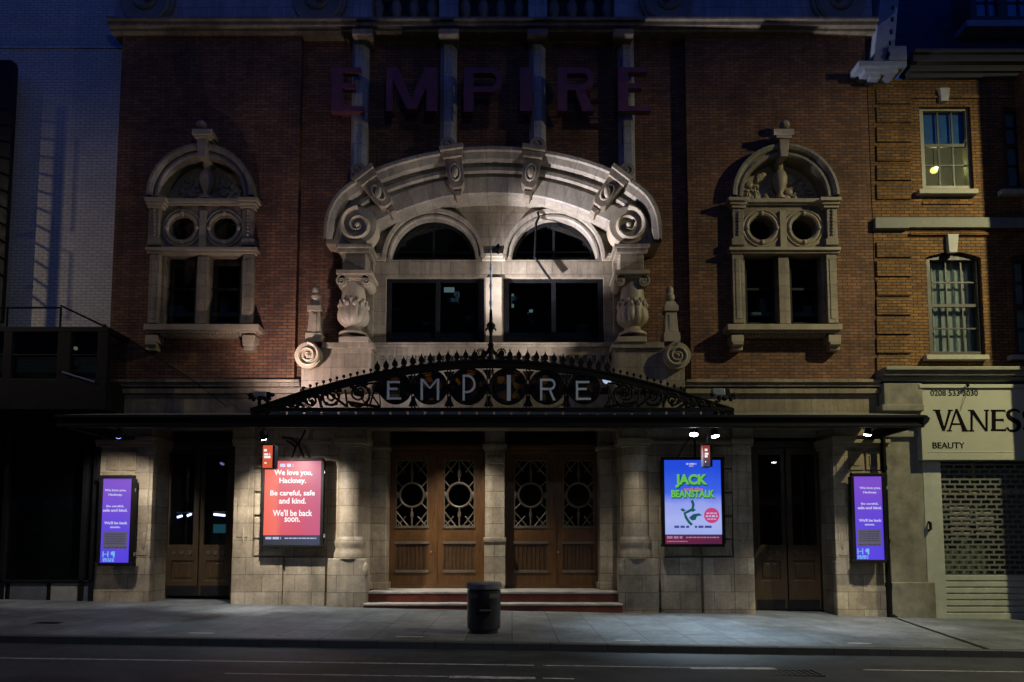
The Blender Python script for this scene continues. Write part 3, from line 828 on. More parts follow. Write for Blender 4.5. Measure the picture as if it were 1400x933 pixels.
# foyer shell seen through the glass
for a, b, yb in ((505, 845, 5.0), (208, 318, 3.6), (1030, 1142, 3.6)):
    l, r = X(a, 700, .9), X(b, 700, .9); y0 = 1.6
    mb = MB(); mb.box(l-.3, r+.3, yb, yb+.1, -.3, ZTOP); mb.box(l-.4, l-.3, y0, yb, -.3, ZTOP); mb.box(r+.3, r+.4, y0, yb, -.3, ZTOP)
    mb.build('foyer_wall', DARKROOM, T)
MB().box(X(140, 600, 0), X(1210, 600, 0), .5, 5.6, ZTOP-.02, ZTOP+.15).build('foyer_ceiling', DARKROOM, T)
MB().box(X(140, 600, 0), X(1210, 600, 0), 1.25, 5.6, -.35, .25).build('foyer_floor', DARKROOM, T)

# --- steps
zs = P(674, 809, -.05).z; zs1 = P(674, 825, -.35).z
mb = MB(); l, r = X(502, 815, -.05), X(847, 815, -.05)
mb.box(l, r, -.04, 1.3, -.3, zs-.05); mb.box(l-.02, r+.02, -.4, -.03, -.3, zs1-.05)
st = mb.build('steps', REDSTEP, T, bevel=.01)
mb = MB(); mb.box(l+.002, r-.002, -.07, 1.3, zs-.05, zs); mb.box(l-.018, r+.018, -.43, -.042, zs1-.05, zs1); mb.build('tread', TREAD, st, bevel=.012)

# --- oak entrance doors
YD = 1.1
def door_leaf(a, b, hinge):
    """leaf between photo x a..b"""
    d = empty('door', (X((a+b)/2, 800, YD), YD, P(674, 801, YD).z)); d.parent = T; d.location -= T.location
    g0, g1 = a + 12, b - 12
    if hinge: pass
    out = prect(a+.3, 620, b-.3, 801, YD)
    plate('leaf', out, [prect(g0, 630, g1, 721, YD), prect(g0-1, 744, g1+1, 783, YD)], YD, YD+.06, OAK, d, bevel=.006)
    mb = MB(); mb.pbox(g0-2, 743, g1+2, 784, YD+.03, YD+.045)
    n = 7
    for k in range(n):
        t = g0 + 1 + (g1-g0-2)*(k+.5)/n; q = P(t, 765, YD); mb.tube([(q.x, YD+.03, P(t, 781, YD).z), (q.x, YD+.03, P(t, 747, YD).z)], .022, 6)
    mb.build('reeded_panel', OAKD, d, join=True)
    mb = MB(); mb.pbox(g0-2.5, 779.5, g1+2.5, 783.5, YD-.035, YD+.02); mb.pbox(g0-2.5, 740.5, g1+2.5, 744, YD-.02, YD+.02); mb.pbox(g0-2, 719, g1+2, 722.5, YD-.03, YD+.02); mb.build('moulding', GREYWOOD, d, bevel=.005)
    mb = MB(); mb.pbox(g0-2, 629, g1+2, 722, YD+.035, YD+.042); mb.build('pane', GLASS, d)
    mb = MB(); c = (a+b)/2; w = (g1-g0)/2; cy = 677; s = S(YD, 677)
    def bar(x0, p0, x1, p1, r=.02): 
        q0, q1 = P(x0, p0, YD+.01), P(x1, p1, YD+.01); mb.tube([q0, q1], r, 6)
    q = P(c, cy, YD); 
    mb.tube([(q.x + 16.5/s*math.cos(t), YD+.01, q.z + 16.5/s*math.sin(t)) for t in [2*PI*k/28 for k in range(29)]], .032, 6)
    bar(c, 630, c, 660, .024); bar(c, 694, c, 721, .024)
    bar(c, 643, c, 652, .045); bar(c, 700, c, 707, .045)
    for e in (-1, 1):
        bar(c+e*2, 630, c+e*w, 652); bar(c+e*w, 630, c+e*9, 646); bar(c+e*w*.55, 630, c+e*w, 640, .014)
        bar(c+e*w, 658, c+e*12, 667); bar(c+e*w, 696, c+e*12, 687)
        bar(c+e*w, 700, c+e*4, 721); bar(c+e*w, 721, c+e*8, 706); bar(c+e*w*.55, 721, c+e*w, 711, .014)
        q2 = P(c+e*w*.95, cy, YD); mb.ball((q2.x, YD+.01, q2.z), .06, .8, .6, 1.5)
    for e in (-1, 1): bar(c+e*(w+.5), 630, c+e*(w+.5), 721, .018)
    bar(c-w, 630, c+w, 630, .018)
    mb.build('tracery', GREYWOOD, d, smooth=True, join=True)
    if hinge:
        q = P(hinge, 755, YD); mb = MB(); mb.ball((q.x, YD-.03, q.z), .03); mb.build('handle', paint('brass', (.45,.33,.14), .35, .8), d, smooth=True)
    return d
for a, b, c in ((530, 596, 590), (596, 660, None), (692, 759, None), (759, 823, 763)): door_leaf(a, b, c)
mb = MB()
for a, b in ((527, 663), (690, 826)):
    mb.pbox(a, 608, b, 613, YD-.12, YD+.15); mb.pbox(a, 613, b, 620, YD-.06, YD+.15)
    mb.pbox(a, 585, a+4, 802, YD-.05, YD+.15); mb.pbox(b-4, 585, b, 802, YD-.053, YD+.15); mb.pbox((a+b)/2-1, 621, (a+b)/2+3, 801, YD-.02, YD+.01)
    mb.pbox(a, 801, b, 806, YD-.02, YD+.15)
mb.build('door_frame', OAK, T, bevel=.008)
mb = MB()
for a, b in ((527, 663), (690, 826)): mb.pbox(a, 570, b, 609, YD+.03, YD+.04)
mb.build('transom_pane', GLASS, T)

# --- side doors
YS = .85
def side_doors(m, sg):
    def bx(mb, a, p0, b, p1, yf, yb):
        l, r = sorted((m(a), m(b))); return mb.pbox(l, p0, r, p1, yf, yb)
    bot = 815 if sg == 0 else 834
    mb = MB(); bx(mb, 212, 603, 320, 612, YS-.05, YS+.15); bx(mb, 212, 585, 226, bot+4, YS-.04, YS+.15); bx(mb, 316, 585, 326, bot+4, YS-.04, YS+.15)
    mb.build('door_frame', OAKS, T, bevel=.01)
    for a, b in ((226, 272), (273, 317)):
        l, r = sorted((m(a), m(b)))
        d = empty('side_door', (X((l+r)/2, bot, YS), YS, P((l+r)/2, bot, YS).z)); d.parent = T; d.location -= T.location
        plate('leaf', prect(l+.3, 613, r-.3, bot, YS), [prect(l+7, 622, r-7, 745, YS), prect(l+8, 767, r-8, 794, YS)], YS, YS+.06, OAKS, d, bevel=.008)
        mb = MB(); mb.pbox(l+7, 766, r-7, 795, YS+.03, YS+.05); mb.pbox(l+12, 771, r-12, 790, YS+.012, YS+.04)
        mb.build('panel', OAKS, d, bevel=.006)
        mb = MB()
        for k in range(3):
            q = P(l+12+(r-l-24)*k/2, 756, YS); mb.prism(circ(q.x, q.z, .055, 12), YS-.02, YS+.02)
        mb.build('rosette', BROWNF, d)
        mb = MB(); mb.pbox(l+1, bot-14, r-1, bot-1, YS-.012, YS+.01); mb.build('kick_plate', BLACK, d)
        mb = MB(); mb.pbox(l+6, 621, r-6, 746, YS+.03, YS+.036); mb.build('pane', GLASS, d)
both(side_doors)
mb = MB(); mb.pbox(226, 570, 317, 604, YS+.03, YS+.04); mb.build('transom_pane', GLASS, T)
mb = MB(); mb.pbox(1030, 570, 1122, 599, YS+.03, YS+.06); mb.build('transom_panel', CREAM, T)

# glow strips added for reflections in the door glass, and a monitor
REFLBLUE = glow('blue_white_reflection', (.55,.6,1.0), 5.5)
bl = empty('reflection_strip', (X(246, 706, 2.4), 2.4, P(246, 706, 2.4).z), 'pair of short blue-white glow strips imitating reflections in the left leaf of the left side door', 'lamp')
mb = MB(); q0, q1 = P(242.5, 707.5, 2.4), P(249, 705.5, 2.4); mb.tube([q0, q1], .03, 8); q0, q1 = P(256, 705.5, 2.4), P(261.5, 703, 2.4); mb.tube([q0, q1], .03, 8); mb.build('tube', REFLBLUE, bl)
mb = MB(); mb.pbox(241, 700, 262.5, 702, 2.42, 2.5); mb.build('housing', ALU, bl)
bl = empty('reflection_strip', (X(300, 704, 2.4), 2.4, P(300, 704, 2.4).z), 'single blue-white glow strip imitating a reflection in the right leaf of the left side door', 'lamp')
mb = MB(); q0, q1 = P(292.5, 703.5, 2.4), P(307.5, 705, 2.4); mb.tube([q0, q1], .032, 8); mb.build('tube', REFLBLUE, bl)
mb = MB(); mb.pbox(291, 699.5, 309, 701, 2.42, 2.5); mb.build('housing', ALU, bl)
mo = empty('monitor', (X(300, 735, 2.5), 2.5, P(300, 735, 2.5).z), 'small monitor with dim teal screen behind the left side door glass', 'monitor')
mb = MB(); mb.pbox(290, 716, 310, 731, 2.5, 2.55); mb.build('casing', BLACK, mo)
mb = MB(); mb.pbox(291.5, 717, 308.5, 729, 2.49, 2.499); mb.build('screen', glow('teal_screen', (.03,.20,.28), .32), mo)
mb = MB(); mb.pbox(298, 731, 302, 740, 2.52, 2.6); mb.build('stand', BLACK, mo)
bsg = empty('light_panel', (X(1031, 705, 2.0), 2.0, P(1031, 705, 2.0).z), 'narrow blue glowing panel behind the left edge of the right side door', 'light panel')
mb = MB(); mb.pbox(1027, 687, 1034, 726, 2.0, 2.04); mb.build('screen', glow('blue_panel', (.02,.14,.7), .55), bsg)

# ------------------------------------------------------------------ canopy
YC = -2.2
can = empty('entrance_canopy', (X(674, 575, YC), YC, Z(584, YC)), 'black wrought iron and glass entrance canopy with arched crest spelling EMPIRE in white', 'canopy')
mb = MB(); xa, xb = X(78, 576, YC), X(1262, 576, YC)
mb.box(xa, xb, YC, YC+.12, Z(583, YC), Z(569.5, YC)); mb.box(xa-.03, xb+.03, YC-.05, YC+.1, Z(572, YC), Z(567.8, YC)); mb.box(xa-.015, xb+.015, YC-.03, YC+.1, Z(584.5, YC), Z(581, YC))
for xs, sg in ((xa, -1), (xb, 1)):
    mb.box(xs, xs+.1*-sg, YC+.1, -.1, Z(583, YC), Z(569, YC))
mb.pprism([(1262, 584.5), (1270, 577), (1272, 572), (1268, 568), (1262, 567)], YC-.04, YC+.1)
mb.build('fascia', IRON, can, bevel=.01)
mb = MB()                                                  # sloping glass roof with ribs
z0, z1 = Z(568, YC)+.02, Z(566, -.1)
mb.add([(xa+.05, YC+.1, z0), (xb-.05, YC+.1, z0), (xb-.05, -.1, z1), (xa+.05, -.1, z1), (xa+.05, YC+.1, z0+.012), (xb-.05, YC+.1, z0+.012), (xb-.05, -.1, z1+.012), (xa+.05, -.1, z1+.012)], [(0,1,2,3),(7,6,5,4),(0,4,5,1),(1,5,6,2),(2,6,7,3),(3,7,4,0)])
mb.build('roof_glass', ROOFG, can)
mb = MB(); n = 26
for k in range(n+1):
    x = xa + .06 + (xb-xa-.12)*k/n; mb.tube([(x, YC+.1, z0-.04), (x, -.08, z1-.04)], .025, 6)
mb.build('roof_rib', IRON, can)
mb = MB()
for k in range(28):
    a = 345 + k*23.6; mb.pbox(a+1.5, 563, a+22, 566.8, YC+.02, YC+.04)
mb.build('glass_upstand', PANE_EDGE, can, join=True)
# screen: bottom rail + arched chord
chord = [(343,560),(370,551),(400,541),(450,526),(500,513.5),(550,504),(600,497.5),(640,494.5),(673,493.5)]
chord = cr(chord, 5); chord = chord + [(1346-a, b) for a, b in chord[::-1][1:]]
def cy_at(px):
    for (a, b), (c, d) in zip(chord, chord[1:]):
        if a <= px <= c: return b + (d-b)*(px-a)/(c-a)
    return 560
mb = MB()
for off, r, yy in ((0, .03, 0), (8.5, .026, .0)):
    mb.tube([P(a, b+off if 0 < i < len(chord)-1 else b, YC+yy) for i, (a, b) in enumerate(chord)], r, 8)
W = [P(a, b, YC) for a, b in chord]; W2 = [P(a, b+8, YC) for a, b in chord]
for i in range(len(W)-1):
    mb.prism([(W[i].x, W[i].z), (W[i+1].x, W[i+1].z), (W2[i+1].x, W2[i+1].z), (W2[i].x, W2[i].z)], YC-.012, YC+.012)
mb.pbox(343, 557.5, 1003, 562, YC-.03, YC+.05)
mb.build('arch_frame', IRON, can, join=True)
# stays behind the screen
mb = MB()
for c in (400, 480, 560, 673, 786, 866, 946):
    q = P(c, cy_at(c)+4, YC+.02); mb.tube([q, (q.x, -.12, max(q.z-.25, z1+.03))], .018, 6)
mb.build('stay_rod', IRON, can)
# leaf spikes and ball cresting
def spike(c):
    b = cy_at(c); q = P(c, b, YC); s = S(YC, 490); mb = MB()
    mb.prism([(q.x + a/s, q.z + h/s) for a, h in ((-1.6,-1),(1.6,-1),(1.8,3),(4.0,6.5),(3.2,10.5),(1.2,13.5),(0,17.5),(-1.2,13.5),(-3.2,10.5),(-4.0,6.5),(-1.8,3))], YC-.02, YC+.02)
    mb.tube([(q.x-4/s, YC, q.z+2/s), (q.x+4/s, YC, q.z+2/s)], .02, 6)
    return mb.build('spike', IRON, can)
for k in range(-13, 14):
    if k != 0: spike(673 + k*12.1)
mb = MB()
for k in range(12):
    for sg in (0, 1):
        c = 516 - k*9.2; c = c if sg == 0 else 1346 - c
        q = P(c, cy_at(c)-6, YC); mb.ball(q, .035, n=8, m=5); mb.tube([q, P(c, cy_at(c), YC)], .012, 5)
mb.build('cresting_ball', IRON, can)
# medallions of coloured glass with the letters
def stained(seed):
    m, nt, b = newmat('stained_glass'); tc = N(nt, 'ShaderNodeTexCoord'); mp = N(nt, 'ShaderNodeMapping'); mp.inputs['Location'].default_value = (seed*1.7, seed*.9, 0)
    mp.inputs['Scale'].default_value = (1, .05, 1)
    nt.links.new(tc.outputs['Object'], mp.inputs[0])
    v = N(nt, 'ShaderNodeTexVoronoi'); v.inputs['Scale'].default_value = 6.5; nt.links.new(mp.outputs[0], v.inputs['Vector'])
    sx = N(nt, 'ShaderNodeSeparateColor'); nt.links.new(v.outputs['Color'], sx.inputs[0])
    col = ramp(nt, sx.outputs[0], [(0, (.02,.02,.05)), (.22, (.62,.40,.04)), (.38, (.02,.02,.07)), (.55, (.22,.02,.03)), (.64, (.42,.27,.12)), (.76, (.015,.02,.02)), (.9, (.40,.33,.30))], 'CONSTANT')
    v2 = N(nt, 'ShaderNodeTexVoronoi', feature='DISTANCE_TO_EDGE'); v2.inputs['Scale'].default_value = 6.5; nt.links.new(mp.outputs[0], v2.inputs['Vector'])
    col = mul(nt, col, ramp(nt, v2.outputs['Distance'], [(.02, .0), (.05, 1.0)]))
    tr = N(nt, 'ShaderNodeBsdfTransparent'); nt.links.new(col, tr.inputs[0])
    dk = mul(nt, col, ramp(nt, sx.outputs[1], [(0, .35), (1, .35)])); nt.links.new(dk, b.inputs['Base Color'])
    mx = N(nt, 'ShaderNodeMixShader'); mx.inputs[0].default_value = .28
    nt.links.new(tr.outputs[0], mx.inputs[1]); nt.links.new(b.outputs[0], mx.inputs[2]); nt.links.new(mx.outputs[0], nt.nodes['Material Output'].inputs[0])
    return m
def strokes(mb, L, x0, p0, x1, p1, y0, y1, t, thin=None):
    """a capital letter fitted to the photo box; t = stem width in px, thin = arm width"""
    th = thin or t; w, h = x1-x0, p1-p0
    e = [0]
    def r(a, b, c, d):
        e[0] += .0025; mb.pbox(a, b, c, d, y0 + e[0], y1 + e[0])
    def q(pts): 
        e[0] += .0025; mb.pprism(pts, y0 + e[0], y1 + e[0])
    if L == 'E':
        r(x0, p0, x0+t, p1); r(x0+.5, p0+.2, x1-w*.1, p0+th); r(x0+.5, p1-th, x1, p1-.2); pm = p0+h*.42; r(x0+.5, pm-th/2, x0+w*.72, pm+th/2)
    elif L == 'M':
        r(x0, p0, x0+(thin or t), p1); r(x1-t, p0, x1, p1); c = (x0+x1)/2; v = p0 + h*(.95 if thin else .45)
        tt = t*1.15
        q([(x0, p0), (x0+tt, p0), (c+tt*.35, v), (c-tt*.35, v)][::-1]); q([(x1-tt, p0), (x1, p0), (c+tt*.35, v), (c-tt*.35, v)][::-1])
    elif L == 'I': r(x0, p0, x1, p1)
    elif L in 'PR':
        r(x0, p0, x0+t, p1); bw = h*.52 if L == 'R' else (h*.56 if thin else h*.72); rr = bw/2; cx, cy = x1-rr*.95, p0+rr
        n = 12; ring = []
        for k in range(n):
            a0, a1 = -PI/2 + PI*k/n, -PI/2 + PI*(k+1)/n; ri = rr-th
            hx = .95
            q([(cx+rr*hx*math.cos(a0), cy+rr*math.sin(a0)), (cx+rr*hx*math.cos(a1), cy+rr*math.sin(a1)), (cx+ri*hx*math.cos(a1), cy+ri*math.sin(a1)), (cx+ri*hx*math.cos(a0), cy+ri*math.sin(a0))]); e[0] -= .0025
        e[0] += .0025
        r(x0+.5, p0, cx, p0+th); r(x0+.5, p0+bw-th, cx, p0+bw)
        if L == 'R': q([(cx-t*.9, p0+bw-th*.5), (cx+t*.1, p0+bw-th*.5), (x1, p1), (x1-t*1.15, p1)])
MED = (('E', 541, 531, 21, (529,521,548,546.5)), ('M', 588, 529.5, 23, (575,518,600,547)), ('P', 640, 528.5, 24.5, (632.5,512.5,650,547.5)),
       ('I', 695, 528.5, 24.5, (693,513,698.3,548)), ('R', 748, 529.5, 23, (738.5,518,759.5,547.5)), ('E', 799, 531, 21, (787.5,521,808,547)))
for k, (L, c, p, r, b) in enumerate(MED):
    q = P(c, p, YC); s = S(YC, 530); p2 = 559 - (r) * 1.0 - 1
    q = P(c, p, YC)
    o = MB().prism(circ(q.x, q.z, r/s, 30), YC+.02, YC+.03).build('medallion', stained(k+1), can)
    mb = MB(); mb.tube([(q.x + r/s*math.cos(t), YC, q.z + r/s*math.sin(t)) for t in [2*PI*j/36 for j in range(37)]], .026, 8)
    mb.tube([(q.x + (r-4)/s*math.cos(t), YC, q.z + (r-4)/s*math.sin(t)) for t in [2*PI*j/36 for j in range(37)]], .012, 6)
    mb.build('ring', IRON, o)
    mb = MB(); strokes(mb, L, *b, YC-.1, YC-.05, 2.8 if L != 'I' else 3.6, None); mb.build('letter', WHITELET, o)
# glass infill and bars between the medallions
def infill_tri():
    for k, c in enumerate((565, 614, 668, 722, 774)):
        for pts in (((c-8, cy_at(c)+12), (c+8, cy_at(c)+12), (c, cy_at(c)+26)), ((c-7, 556), (c, 540), (c+7, 556))):
            mb = MB(); mb.pprism([pts[0], pts[1], pts[2]], YC+.02, YC+.03); mb.build('infill_glass', stained(20+k), can)
        mb = MB()
        mb.tube([P(c-2, cy_at(c)+9, YC), P(c-2, 558, YC)], .016, 6); mb.tube([P(c+2, cy_at(c)+9, YC), P(c+2, 558, YC)], .016, 6)
        mb.ball(P(c, 530, YC), .06, 1, .6, 1.4)
        mb.build('divider_bar', IRON, can, join=True)
infill_tri()
# iron scrolls
def scroll_iron(c, p, r, d, a0, turns=1.7, tail=None):
    q = P(c, p, YC); s = S(YC, 540); mb = MB(); pts = []; n = int(30*turns)
    for i in range(n+1):
        t = i/n; a = a0 + d*2*PI*turns*t; rr = r/s*(1 - .82*t**.9); pts.append((q.x + rr*math.cos(a), YC, q.z + rr*math.sin(a)))
    if tail: pts = [P(*tail, YC)] + pts
    mb.tube(pts, .03, 6, r1=.018); mb.ball(pts[-1], .045)
    for k in range(0, 10, 3): mb.ball(pts[min(3 + k*2, n)], .042, 1, .7, 1)
    mb.build('scroll', IRON, can, join=True)
for sg in (0, 1):
    m = (lambda v: v) if sg == 0 else (lambda v: 1346 - v)
    d = 1 if sg == 0 else -1
    for c, p, r, a0, tl in ((491, 539, 18.5, -PI*.8, (520, 557)), (492, 535, 9, PI*.2, None), (454, 543, 14, PI*.75, (474, 556)), (426, 547, 10.5, PI*.2, (440, 557)), (405, 550.5, 7.5, PI*.7, (416, 557)), (388, 553, 5.5, PI*.2, (398, 557)), (374, 555, 4, PI*.5, None)):
        ang = a0 if sg == 0 else PI - a0
        scroll_iron(m(c), p, r, d, ang, 1.7, (m(tl[0]), tl[1]) if tl else None)
    mb = MB()
    for (a, b), (c_, d_) in (((515, 524), (505, 556)), ((472, 533), (475, 557)), ((440, 536), (438, 557)), ((515, 524), (478, 526)), ((520, 557), (508, 540))):
        mb.tube([P(m(a), b, YC), P(m(c_), d_, YC)], .02, 6)
    for c in (500, 482, 464, 446, 434, 416, 396, 382, 366, 356): mb.ball(P(m(c), cy_at(m(c))+12, YC), .05, 1.3, .6, .8)
    mb.build('leaf_work', IRON, can, smooth=True)
    mb = MB(); rnd = random.Random(11)
    for k in range(14):
        c = rnd.uniform(341, 372); mb.ball(P(m(c), 550 - rnd.uniform(0, 10), YC), rnd.uniform(.03, .055), 1.2, .6, .9, 8, 5)
    mb.build('corner_leaf', IRON, can, smooth=True, join=True)
# centre finial: iron stem and pale glass spire
mb = MB(); q = P(671, 490, YC); s = S(YC, 470); zz = lambda p: P(671, p, YC).z
mb.lathe(q.x, YC, [(r/s, zz(p)) for r, p in ((5,493),(3,486),(2.6,476),(4.5,472),(2.4,468),(2.2,456),(3.2,452),(6,447),(6,444),(2.5,441),(2.2,430),(1.2,420))], 12)
for e in (-1, 1):
    for k, (dx, h) in enumerate(((30, 490), (20, 490))):
        pts = [P(671 + e*(dx - (dx-2)*math.sin(t)), 490 - (17 - k*4)*(1-math.cos(t)) , YC) for t in [PI/2*j/8 for j in range(9)]]
        mb.tube(pts, .02, 6)
    pc = P(671 + e*14, 483, YC); mb.tube([(pc.x + .1*math.cos(t)*(1-t/16), YC, pc.z + .1*math.sin(t)*(1-t/16)) for t in [j*.5 for j in range(22)]], .014, 5)
    mb.tube([P(671 + e*7, 452, YC), P(671 + e*3, 446, YC)], .02, 6)
mb.build('finial_stem', IRON, can, smooth=True, join=True)
mb = MB(); 
mb.lathe(q.x, YC, [(r/s, zz(p)) for r, p in ((1.0,440),(1.7,436),(1.5,420),(2.8,415),(1.5,410),(1.5,396),(2.6,391),(1.4,386),(1.3,372),(2.4,368),(1.2,363),(1.0,350),(.4,334))], 12)
mb.build('finial_spire', WHITELET, can, smooth=True)
mb = MB(); mb.lathe(X(681, 342, YC), YC, [(.0, P(681, 348, YC).z), (.06, P(681, 344, YC).z), (.09, P(681, 341, YC).z), (.02, P(681, 334, YC).z)], 10); mb.tube([P(671, 341, YC), P(681, 342, YC)], .012, 6); mb.build('finial_leaf', IRON, can)

# thin cable across the fanlight and window
mb = MB(); mb.tube([P(a, b, YT-.17) for a, b in ((735, 290), (737, 297), (733, 305), (731, 352), (738, 362), (744, 371), (753, 383))], .03, 6)
tag(mb.build('cable', PIPE), 'thin black cable hanging down in front of the right fanlight', 'cable')

# ------------------------------------------------------------------ wall sign: big EMPIRE letters
ws = empty('wall_sign', (X(672, 152, -.35), -.35, Z(153, -.35)), 'large dark purple EMPIRE letters fixed high on the brick across four stone strips', 'sign')
for L, b, t, th in (('E', (453,92,497,152), 15, 7), ('M', (528,92,597,152), 14, 9), ('P', (634,92,686,153), 13, 8), ('I', (711,92,727,152), 16, None), ('R', (762,92,812,152), 13.5, 8.5), ('E', (845,92,890,152), 14, 7)):
    mb = MB(); strokes(mb, L, *b, -.42, -.24, t, th)
    o = mb.build('letter', WALLTYPE, ws, join=True)
    mb = MB()
    for p in (100, 145): q = P(b[0]+5, p, -.25); mb.tube([(q.x, -.25, q.z), (q.x, .21, q.z)], .02, 6)
    mb.build('fixing', IRON, o)

# ------------------------------------------------------------------ poster cases
def grad_screen(name, stops, s, vertical=False):
    m, nt, b = newmat(name); tc = N(nt, 'ShaderNodeTexCoord'); sp = N(nt, 'ShaderNodeSeparateXYZ'); nt.links.new(tc.outputs['Generated'], sp.inputs[0])
    ad = N(nt, 'ShaderNodeMath', operation='MULTIPLY_ADD'); ad.inputs[1].default_value = .22
    nt.links.new(noise(nt, tc.outputs['Generated'], 2.0, 2, .5), ad.inputs[0]); nt.links.new(sp.outputs[2 if vertical else 0], ad.inputs[2])
    c = ramp(nt, ad.outputs[0], stops)
    b.inputs['Base Color'].default_value = (.02,.02,.02,1); b.inputs['Roughness'].default_value = .35; b.inputs['Specular IOR Level'].default_value = .12
    nt.links.new(c, b.inputs['Emission Color']); b.inputs['Emission Strength'].default_value = s
    return m
INKW = glow('lit_white_print', (1, .97, .97), .95)
INKP = glow('lit_lilac_print', (.62,.60,1.0), .75)
INKC = glow('lit_cyan_print', (.20,.55,1.0), .8)
def case(root, x0, p0, x1, p1, fr, yf, standoff=.45):
    mb = MB(); mb.pbox(x0, p0, x1, p0+fr, yf, yf+.14); mb.pbox(x0, p1-fr, x1, p1, yf, yf+.14); mb.pbox(x0, p0+fr, x0+fr, p1-fr, yf+.002, yf+.14); mb.pbox(x1-fr, p0+fr, x1, p1-fr, yf+.002, yf+.14)
    (a, c), _, (b, d), _ = prect(x0+fr, p0+fr, x1-fr, p1-fr, yf+.05); mb.box(a-.02, b+.02, yf+.08, yf+.13, c-.02, d+.02)
    mb.build('frame', BLACK, root, bevel=.008)
    mb = MB()
    for p in (p0+12, p1-12):
        for xx in (x0+10, x1-10): q = P(xx, p, yf); mb.tube([(q.x, yf+.13, q.z), (q.x, .02, q.z)], .018, 6)
    for p in (p0 + (p1-p0)*.16, p0+(p1-p0)*.87):
        q = P(x1, p, yf); mb.box(q.x-.005, q.x+.03, yf+.02, yf+.08, q.z-.04, q.z+.04)
    mb.build('bracket', ALU, root)
def dashes(name, rows, y, mat, root, seed=1):
    """unreadable small print: (x0,x1,py,h) rows of word-length marks"""
    rnd = random.Random(seed); mb = MB()
    for x0, x1, p, h in rows:
        x = x0
        while x < x1:
            w = min(rnd.uniform(1.2, 4.2)*h*.8, x1-x)
            if w > .3: mb.pbox(x, p-h/2, x+w, p+h/2, y-.003, y)
            x += w + h*.55
    return mb.build(name, mat, root, join=True)
# red poster
YP = -.36
rp = empty('poster_case', (X(399, 748, YP), YP, P(399, 748, YP).z), 'black framed poster case lit orange to pink with white message We love you, Hackney', 'poster case')
case(rp, 356, 626, 442, 749, 4, YP)
mb = MB(); mb.pbox(360, 630, 438.5, 732, YP+.05, YP+.08); sc = mb.build('poster', grad_screen('pink_poster', [(.08, (.78,.10,.06)), (.32, (.76,.13,.10)), (.42, (.60,.075,.11)), (.8, (.54,.065,.13)), (1, (.48,.075,.17))], 1.15), rp)
mb = MB(); mb.pbox(360, 732.2, 438.5, 745, YP+.048, YP+.08); mb.build('footer', grad_screen('navy_footer', [(0, (.012,.014,.03)), (1, (.035,.055,.10))], .8), rp)
YL = YP+.046
for s_, b_ in (("We love you,", (375,642.5,427,652)), ("Hackney.", (382,653.5,418.5,663)), ("Be careful, safe", (369.5,670.5,430.5,679)), ("and kind.", (381.5,681,418.5,689)), ("We'll be back", (373,697,427,706)), ("soon.", (389,707.5,410,714))):
    text_mesh('lettering', s_, b_, YL, INKW, rp, .022)
dashes('small_print', [(383, 401, 636.5, 4.5)], YL, INKP, rp, 4)
dashes('footer_print', [(363, 384, 736, 3.2), (389, 433, 736.2, 1.6)], YP+.045, INKP, rp, 5)
mb = MB()
for pts in (((399, 627), (404, 612), (412, 600), (418, 588)), ((404, 612), (398, 606), (392, 603)), ((416, 627), (408, 607), (398, 600), (385, 598))):
    mb.tube([P(a, b, YP+.05 - .3*(1-(i/3))*0) for i, (a, b) in enumerate(pts)], .022, 6)
mb.build('hanger', IRON, rp, join=True)
# pantomime poster
jp = empty('poster_case', (X(949, 748, YP), YP, P(949, 748, YP).z), 'black framed poster case lit bright blue with green title Jack and the Beanstalk', 'poster case')
case(jp, 905, 625, 991, 748, 4, YP)
mb = MB(); mb.pbox(909, 629, 987, 731, YP+.05, YP+.08)
mb.build('poster', grad_screen('blue_poster', [(.08, (.33,.42,.85)), (.3, (.40,.46,.88)), (.52, (.30,.36,.86)), (.66, (.05,.13,.80)), (1.0, (.015,.07,.72))], .95, True), jp)
mb = MB(); mb.pbox(909, 731.2, 987, 744.5, YP+.048, YP+.08); mb.build('footer', grad_screen('crimson_footer', [(0, (.17,.015,.05)), (1, (.10,.015,.06))], .9), jp)
GRN = glow('lit_green_print', (.16,.60,.10), .8); DGRN = glow('dark_green_outline', (.01,.10,.06), .6)
tm = text_mesh('lettering', "JACK", (923,648.5,967,667), YL, GRN, jp, .05); text_mesh('lettering_shade', "JACK", (924,649.5,968,668.5), YL+.002, DGRN, jp, .075)
text_mesh('lettering', "and the", (935,666.5,961,671), YL-.003, glow('lit_orange_print', (.75,.22,.03), .75), jp, .03)
text_mesh('lettering', "BEANSTALK", (917.5,670,977,680.5), YL, GRN, jp, .045); text_mesh('lettering_shade', "BEANSTALK", (918,671,978,682), YL+.002, DGRN, jp, .07)
dashes('small_print', [(938, 952, 634.5, 2.2), (942, 948, 637.5, 1.4)], YL, INKP, jp, 8)
dashes('date_print', [(922, 944, 720.5, 3.2), (950, 973, 720.5, 3.2)], YL, glow('lit_navy_print', (.08,.10,.45), .6), jp, 9)
dashes('footer_print', [(912, 933, 735, 3.2), (938, 983, 735, 1.7), (912, 940, 740.5, 1.4)], YP+.045, glow('lit_rose_print', (.55,.30,.5), .6), jp, 10)
mb = MB()                                                   # winding stalk with leaves
pts = [P(a, b, YL) for a, b in ((946,685),(948,690),(947,696),(942,699),(936,702),(938,708),(942,714),(946,718))]
mb.tube(pts, .035, 6, flat=.1)
for poly in (((934,700),(930,697),(933,695),(938,698)), ((942,708),(948,703),(956,702),(960,705),(953,706),(951,711),(946,712)), ((942,699),(948,700),(952,697),(948,696)), ((944,686),(947,683),(949,687))):
    mb.pprism(list(poly), YL-.004, YL)
mb.build('beanstalk_art', glow('lit_teal_print', (.005,.12,.14), .7), jp, join=True)
